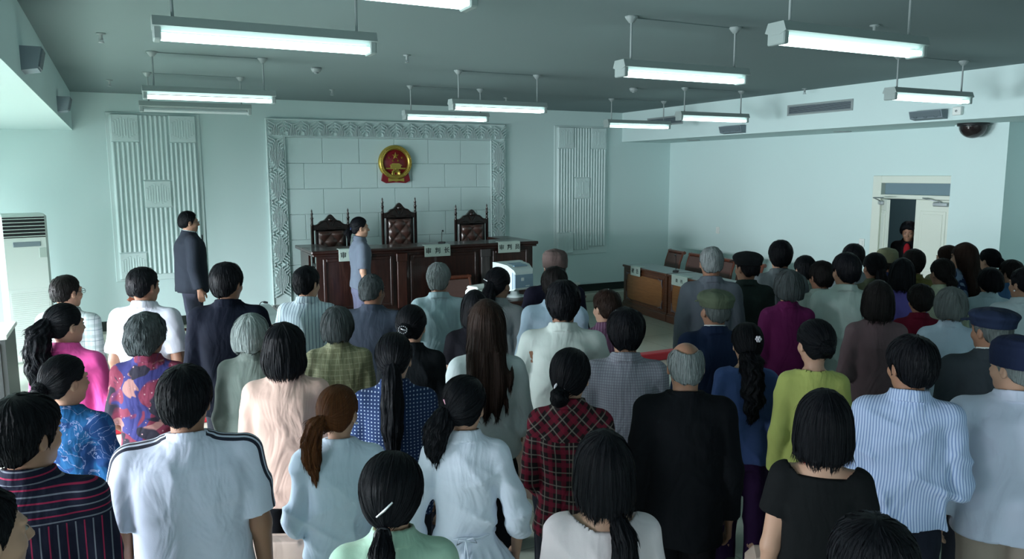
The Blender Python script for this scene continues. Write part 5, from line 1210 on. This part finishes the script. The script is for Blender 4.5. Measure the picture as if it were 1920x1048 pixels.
person('person with thick black hair in a finely checked grey shirt', 2.250, 3.185, 1.600, 30, 0, 0, 'mid', top=('shirt', ('fine_check_grey', (0.24, 0.25, 0.29), (('x', 0.014, 0.3, (0.14, 0.14, 0.18), 0.7), ('z', 0.014, 0.3, (0.14, 0.14, 0.18), 0.7))), 1.9, 0.82, {'amp': 0.006}), hair=('short', 'black', {'thick': 0.012}), w=1.00, q=1.25)
person('woman at the bottom centre with a low black ponytail and pale pink top', 1.235, 1.852, 1.526, 28, -14, 1, 'light', top=('shirt', ('blush_white', (0.62, 0.55, 0.58)), 0.8, 0.84, {'neck': 0.095}), hair=('bob', 'black', {'thick': 0.0}), w=0.94, q=1.00, acc=[('tail', [(0.02, -0.115, 1.46), (0.03, -0.15, 1.42), (0.03, -0.165, 1.34), (0.035, -0.165, 1.22)], (0.026, 0.036, 0.04, 0.018), 'black'), ('tie', (0.022, -0.12, 1.455), 0.024, M_blk)])
person('balding old man in a large black jacket right of centre', 2.137, 2.577, 1.578, 32, -4, 0, 'tan', top=('jacket', ('jet_black', (0.006, 0.007, 0.009)), 1.95, 0.74, {'stand': True, 'amp': 0.004}), hair=('bald', 'salt'), w=1.02, q=1.00, pants=(0.008, 0.008, 0.01))
person('tall grey haired man in a blue grey jacket in front of the side tables', 3.969, 4.522, 1.741, 33, 0, 0, 'tan', top=('jacket', ('blue_grey_suit', (0.1, 0.115, 0.14)), 1.95, 0.76), hair=('cut', 'salt'), w=0.92, q=1.60, pose='down', pants=(0.08, 0.08, 0.1))
person('man in a dark flat cap and dark green jacket by the side tables', 4.403, 4.600, 1.667, 32, -28, 0, 'tan', top=('jacket', ('dark_green_coat', (0.022, 0.032, 0.03)), 1.95, 0.76), hair=('cut', 'black'), w=0.90, q=1.60, acc=[('cap', 'flat', ('black_cap', (0.01, 0.012, 0.014)))])
person('old man in an olive green flat cap and navy jacket with white collar', 3.110, 3.498, 1.600, 30, -23, 0, 'tan', top=('jacket', ('navy_coat', (0.012, 0.022, 0.055)), 1.95, 0.76), hair=('cut', 'grey'), w=0.95, q=1.25, acc=[('cap', 'flat', ('olive_cap', (0.065, 0.085, 0.055))), ('collar',)])
person('woman in a blue sweater with a curly low ponytail and a white flower clip', 2.974, 3.087, 1.482, 39, -13, 1, 'light', top=('shirt', ('cornflower', (0.055, 0.095, 0.26)), 1.9, 0.84, {'neck': 0.08, 'amp': 0.007}), hair=('tight', 'black', {'thick': 0.014}), w=0.92, q=1.25, pants=(0.03, 0.012, 0.05), acc=[('tail', [(0.0, -0.1, 1.53), (0.0, -0.135, 1.47), (0.005, -0.155, 1.38), (0.008, -0.16, 1.28), (0.005, -0.15, 1.16)], (0.045, 0.052, 0.052, 0.046, 0.02), 'black', {'wav': 0.012, 'amp': 0.005}), ('clip', (0.01, -0.108, 1.645), 0.055, M_pearl, 1, 'flower')])
person('young man in a grey jacket standing tallest at right of the cap man', 4.844, 4.683, 1.730, 41, 0, 0, 'mid', top=('jacket', ('mid_grey_suit', (0.1, 0.12, 0.13)), 1.95, 0.78), hair=('short', 'black', {'thick': 0.004}), w=0.88, q=1.60)
person('grey haired woman in a magenta purple jacket', 4.184, 3.958, 1.598, 35, -13, 1, 'light', top=('jacket', ('magenta_purple', (0.12, 0.012, 0.075)), 1.95, 0.74), hair=('puff', 'darkgrey', {'thick': 0.012}), w=0.92, q=1.60, pants=(0.01, 0.01, 0.012))
person('man in a sage shirt directly behind the magenta jacket', 5.255, 4.800, 1.574, 38, -15, 0, 'mid', top=('shirt', ('sage_a', (0.26, 0.34, 0.3)), 1.9, 0.82), hair=('short', 'black', {'thick': 0.004}), w=0.92, q=1.60)
person('short person whose dark head peeps out between the two sage shirts', 4.840, 4.256, 1.602, 34, -15, 0, 'tan', top=('shirt', ('sage_b', (0.2, 0.26, 0.24)), 1.9, 0.82), hair=('short', 'soft', {'thick': 0.006}), w=0.90, q=1.60)
person('man in a pale sage untucked shirt over black trousers at right', 4.664, 3.881, 1.708, 38, -20, 0, 'mid', top=('shirt', ('sage_c', (0.38, 0.47, 0.44)), 1.9, 0.84, {'amp': 0.008}), hair=('short', 'black', {'thick': 0.004}), w=1.00, q=1.60, pants=(0.006, 0.007, 0.009))
person('man in grey right behind the pale sage shirt, nearest the switch', 5.861, 4.808, 1.648, 39, -8, 0, 'mid', top=('shirt', ('ash_grey', (0.17, 0.21, 0.23)), 1.9, 0.82), hair=('short', 'black', {'thick': 0.006}), w=0.90, q=1.60)
person('young woman in a lime yellow sweater with pinned up hair', 3.004, 2.656, 1.571, 38, -18, 1, 'light', top=('shirt', ('lime_yellow', (0.42, 0.46, 0.13)), 1.9, 0.84, {'neck': 0.075, 'amp': 0.005}), hair=('tight', 'black', {'thick': 0.012}), w=0.86, q=1.25, acc=[('bun', (0.0, -0.105, 1.6), 0.04, 'black')])
person('woman with a smooth bob in a mauve brown cardigan, hands held in front', 4.201, 3.246, 1.611, 34, 8, 1, 'light', top=('jacket', ('mauve_brown', (0.13, 0.085, 0.095)), 1.8, 0.72, {'amp': 0.005}), hair=('bob', 'soft'), w=0.92, q=1.60, pose='front', pants=(0.01, 0.01, 0.012))
person('woman with a sleek black bob and black tee, red cord at her neck', 2.106, 1.809, 1.545, 46, -3, 1, 'light', top=('shirt', ('tee_black', (0.008, 0.009, 0.01)), 0.5, 0.82, {'neck': 0.105, 'amp': 0.005}), hair=('bob', 'black', {'thick': 0.006, 'bump': 0.0012}), w=0.88, q=1.00, pose=('down', 'front'), acc=[('cord',)])
person('man in a blue and white striped shirt at the lower right', 2.847, 2.026, 1.622, 47, -30, 0, 'tan', top=('shirt', ('blue_stripe_shirt', (0.46, 0.55, 0.74), (('x', 0.0125, 0.42, (0.2, 0.28, 0.5)),)), 1.3, 0.9, {'amp': 0.014}), hair=('short', 'black', {'thick': 0.006}), w=0.96, q=1.00, pose=('down', 'front'), pants=(0.01, 0.012, 0.02))
person('person with short black hair and a dark red top at right', 5.061, 3.566, 1.492, 43, -13, 1, 'tan', top=('shirt', ('wine_red', (0.1, 0.006, 0.018)), 1.9, 0.82), hair=('short', 'soft', {'thick': 0.008}), w=0.95, q=1.60)
person('woman with shoulder length hair and a violet top before the door', 5.424, 3.990, 1.618, 46, 0, 1, 'light', top=('shirt', ('violet', (0.11, 0.09, 0.34)), 1.9, 0.82), hair=('bob', 'black'), w=0.90, q=1.60)
person('woman with tied back hair in a dark olive top left of the violet one', 5.591, 4.372, 1.622, 42, -15, 1, 'tan', top=('shirt', ('dark_olive', (0.085, 0.1, 0.06)), 1.9, 0.82), hair=('tight', 'black', {'thick': 0.01}), w=0.92, q=1.60, acc=[('tail', [(0.0, -0.105, 1.56), (0.0, -0.13, 1.5), (0.0, -0.13, 1.42)], (0.04, 0.046, 0.026), 'black')])
person('person in a tan knitted cap and deep blue top left of the doorway', 6.313, 4.808, 1.575, 43, -10, 0, 'tan', top=('shirt', ('deep_blue', (0.025, 0.045, 0.16)), 1.9, 0.82), hair=('cut', 'soft'), w=1.00, q=1.60, acc=[('cap', 'skull', ('tan_cap', (0.16, 0.17, 0.1)))])
person('short haired person in an olive brown shirt below the door leaf', 6.121, 4.395, 1.623, 49, -5, 0, 'mid', top=('shirt', ('olive_brown', (0.14, 0.13, 0.04)), 1.9, 0.82), hair=('short', 'soft', {'thick': 0.006}), w=1.00, q=1.60)
person('woman with a low ponytail and cream top below the closed door leaf', 5.872, 3.964, 1.602, 41, -25, 1, 'mid', top=('shirt', ('cream_top', (0.46, 0.5, 0.36)), 1.9, 0.82), hair=('tight', 'soft', {'thick': 0.008}), w=0.96, q=1.60, acc=[('tail', [(0.0, -0.1, 1.57), (0.01, -0.125, 1.52), (0.01, -0.125, 1.44)], (0.034, 0.04, 0.022), 'soft')])
person('woman seen in profile with dark hair and mossy top beside the long brown hair', 6.863, 4.589, 1.607, 36, -40, 1, 'light', top=('shirt', ('moss', (0.2, 0.24, 0.14)), 1.9, 0.82), hair=('tight', 'brown', {'thick': 0.012}), w=0.96, q=1.60, acc=[('tail', [(0.0, -0.09, 1.56), (0.0, -0.11, 1.5), (0.0, -0.11, 1.44)], (0.04, 0.042, 0.026), 'brown')])
person('woman with long brown hair over a navy floral blouse at far right', 6.602, 4.264, 1.667, 37, -42, 1, 'light', top=('shirt', ('navy_floral', (0.02, 0.035, 0.085), (('cells', 30, 0.2, (0.3, 0.4, 0.5)), ('blobs', 9, 0.56, (0.16, 0.24, 0.36), 1.5))), 1.9, 0.82), hair=('long', 'brown', {'long': 1.22}), w=1.00, q=1.60)
person('woman with a high black ponytail at far right by the wall corner', 7.331, 4.488, 1.570, 38, -42, 1, 'light', top=('shirt', ('soft_teal', (0.16, 0.24, 0.24)), 1.9, 0.82), hair=('tight', 'black', {'thick': 0.008}), w=0.96, q=1.60, acc=[('tail', [(0.0, -0.105, 1.62), (0.0, -0.145, 1.57), (0.0, -0.15, 1.47), (0.0, -0.14, 1.36)], (0.024, 0.036, 0.034, 0.016), 'black')])
person('person with a shaggy black bob and pale blue white top at far right', 6.329, 3.853, 1.512, 47, -18, 1, 'light', top=('shirt', ('ice_blue_a', (0.4, 0.52, 0.58)), 1.9, 0.82), hair=('puff', 'black', {'thick': 0.004}), w=0.95, q=1.60)
person('old woman with a silver grey bob in a light blue shirt at right', 4.764, 3.139, 1.540, 47, -5, 1, 'mid', top=('shirt', ('ice_blue_b', (0.38, 0.48, 0.58)), 1.9, 0.82, {'amp': 0.007}), hair=('puff', 'grey', {'thick': 0.012}), w=0.97, q=1.60)
person('old man in a round navy cap and charcoal jacket with white collar at right', 3.950, 2.378, 1.600, 41, -30, 0, 'tan', top=('jacket', ('charcoal_coat', (0.03, 0.038, 0.046)), 1.95, 0.76), hair=('cut', 'grey'), w=1.06, q=1.25, acc=[('cap', 'beret', ('navy_round_cap', (0.012, 0.02, 0.045))), ('collar',)])
person('grey haired man in a navy cap and loose white shirt at the right edge', 3.330, 1.892, 1.585, 45, -37, 0, 'light', top=('shirt', ('loose_white', (0.54, 0.58, 0.72)), 1.85, 0.8, {'amp': 0.006}), hair=('cut', 'salt'), w=1.15, q=1.00, pants=(0.32, 0.26, 0.22), acc=[('cap', 'skull', ('dark_blue_cap', (0.012, 0.018, 0.045)))])
person('small woman in a mid blue top farthest right against the wall', 7.069, 4.124, 1.504, 45, -40, 1, 'mid', top=('shirt', ('mid_blue', (0.05, 0.12, 0.24)), 1.9, 0.82), hair=('short', 'soft', {'thick': 0.008}), w=0.96, q=1.60)
person('person with a pearl earring in white, cut by the right edge', 5.799, 3.286, 1.600, 40, -30, 0, 'mid', top=('shirt', ('white_edge', (0.48, 0.56, 0.6)), 1.9, 0.82), hair=('cut', 'black', {'thick': 0.006}), w=1.00, q=1.60, acc=[('earring', -1)])
person('person at the bottom right of whom only the dark blue black hair shows', 1.475, 1.112, 1.500, 53, -10, 1, 'light', top=('shirt', ('dusk_blue', (0.02, 0.025, 0.04)), 1.9, 0.82), hair=('short', 'black', {'thick': 0.018}), w=1.00, q=1.00)

# court staff and the late comer at the door
C['court_suit'] = cloth('court_suit', (.022, .027, .038), fold=.3); C['court_blue'] = cloth('court_blue', (.10, .125, .165), fold=.3)
person('stout man in glasses and a dark suit standing at the left before the ribbed relief', .74, 10.30, 1.845, 84, 0, 0, 'mid', top=('jacket', 'court_suit', 1.95, .80, dict(amp=.003)), hair=('cut', 'black', dict(thick=.004)), w=1.22, q=1.25, pants=(.045, .05, .075), acc=[('glasses',), ('collar',), ('necktie',)])
person('court woman in a slate blue short sleeved uniform in front of the judges bench', 2.60, 9.30, 1.77, 92, 0, 1, 'light', top=('shirt', 'court_blue', .9, .88, dict(amp=.003)), hair=('tight', 'black', dict(thick=.006)), w=1.02, q=1.25, pants=(.10, .11, .17), acc=[('tail', [(0, -.10, 1.57), (0, -.135, 1.54), (0, -.13, 1.47)], (.03, .038, .018), 'black'), ('tie', (0, -.112, 1.578), .03, M_blueb)])
person('man with bushy hair, black jacket and red shirt leaning in through the doorway', 9.80, 7.10, 1.66, 240, 0, 0, 'tan', top=('jacket', ('door_black', (.008, .008, .010)), 1.9, .80), hair=('short', 'black', dict(thick=.018)), w=.9, q=1.25, lean=14, acc=[('shirtfront',)])

# audience seats that show between the people
for x, y, lb in ((0.58, 3.30, 'beige seat back at the bottom edge, left of the orange brown ponytail'),
        (2.300, 4.02, 'beige seat back showing between the long brown hair and the plaid shirt'),
        (2.46, 2.22, 'beige seat back at the bottom edge, beside the bare arm in the black tee'),
        (5.43, 3.16, 'beige seat back between the striped shirt and the charcoal jacket')):
    aud_seat(lb, x, y, -.45)
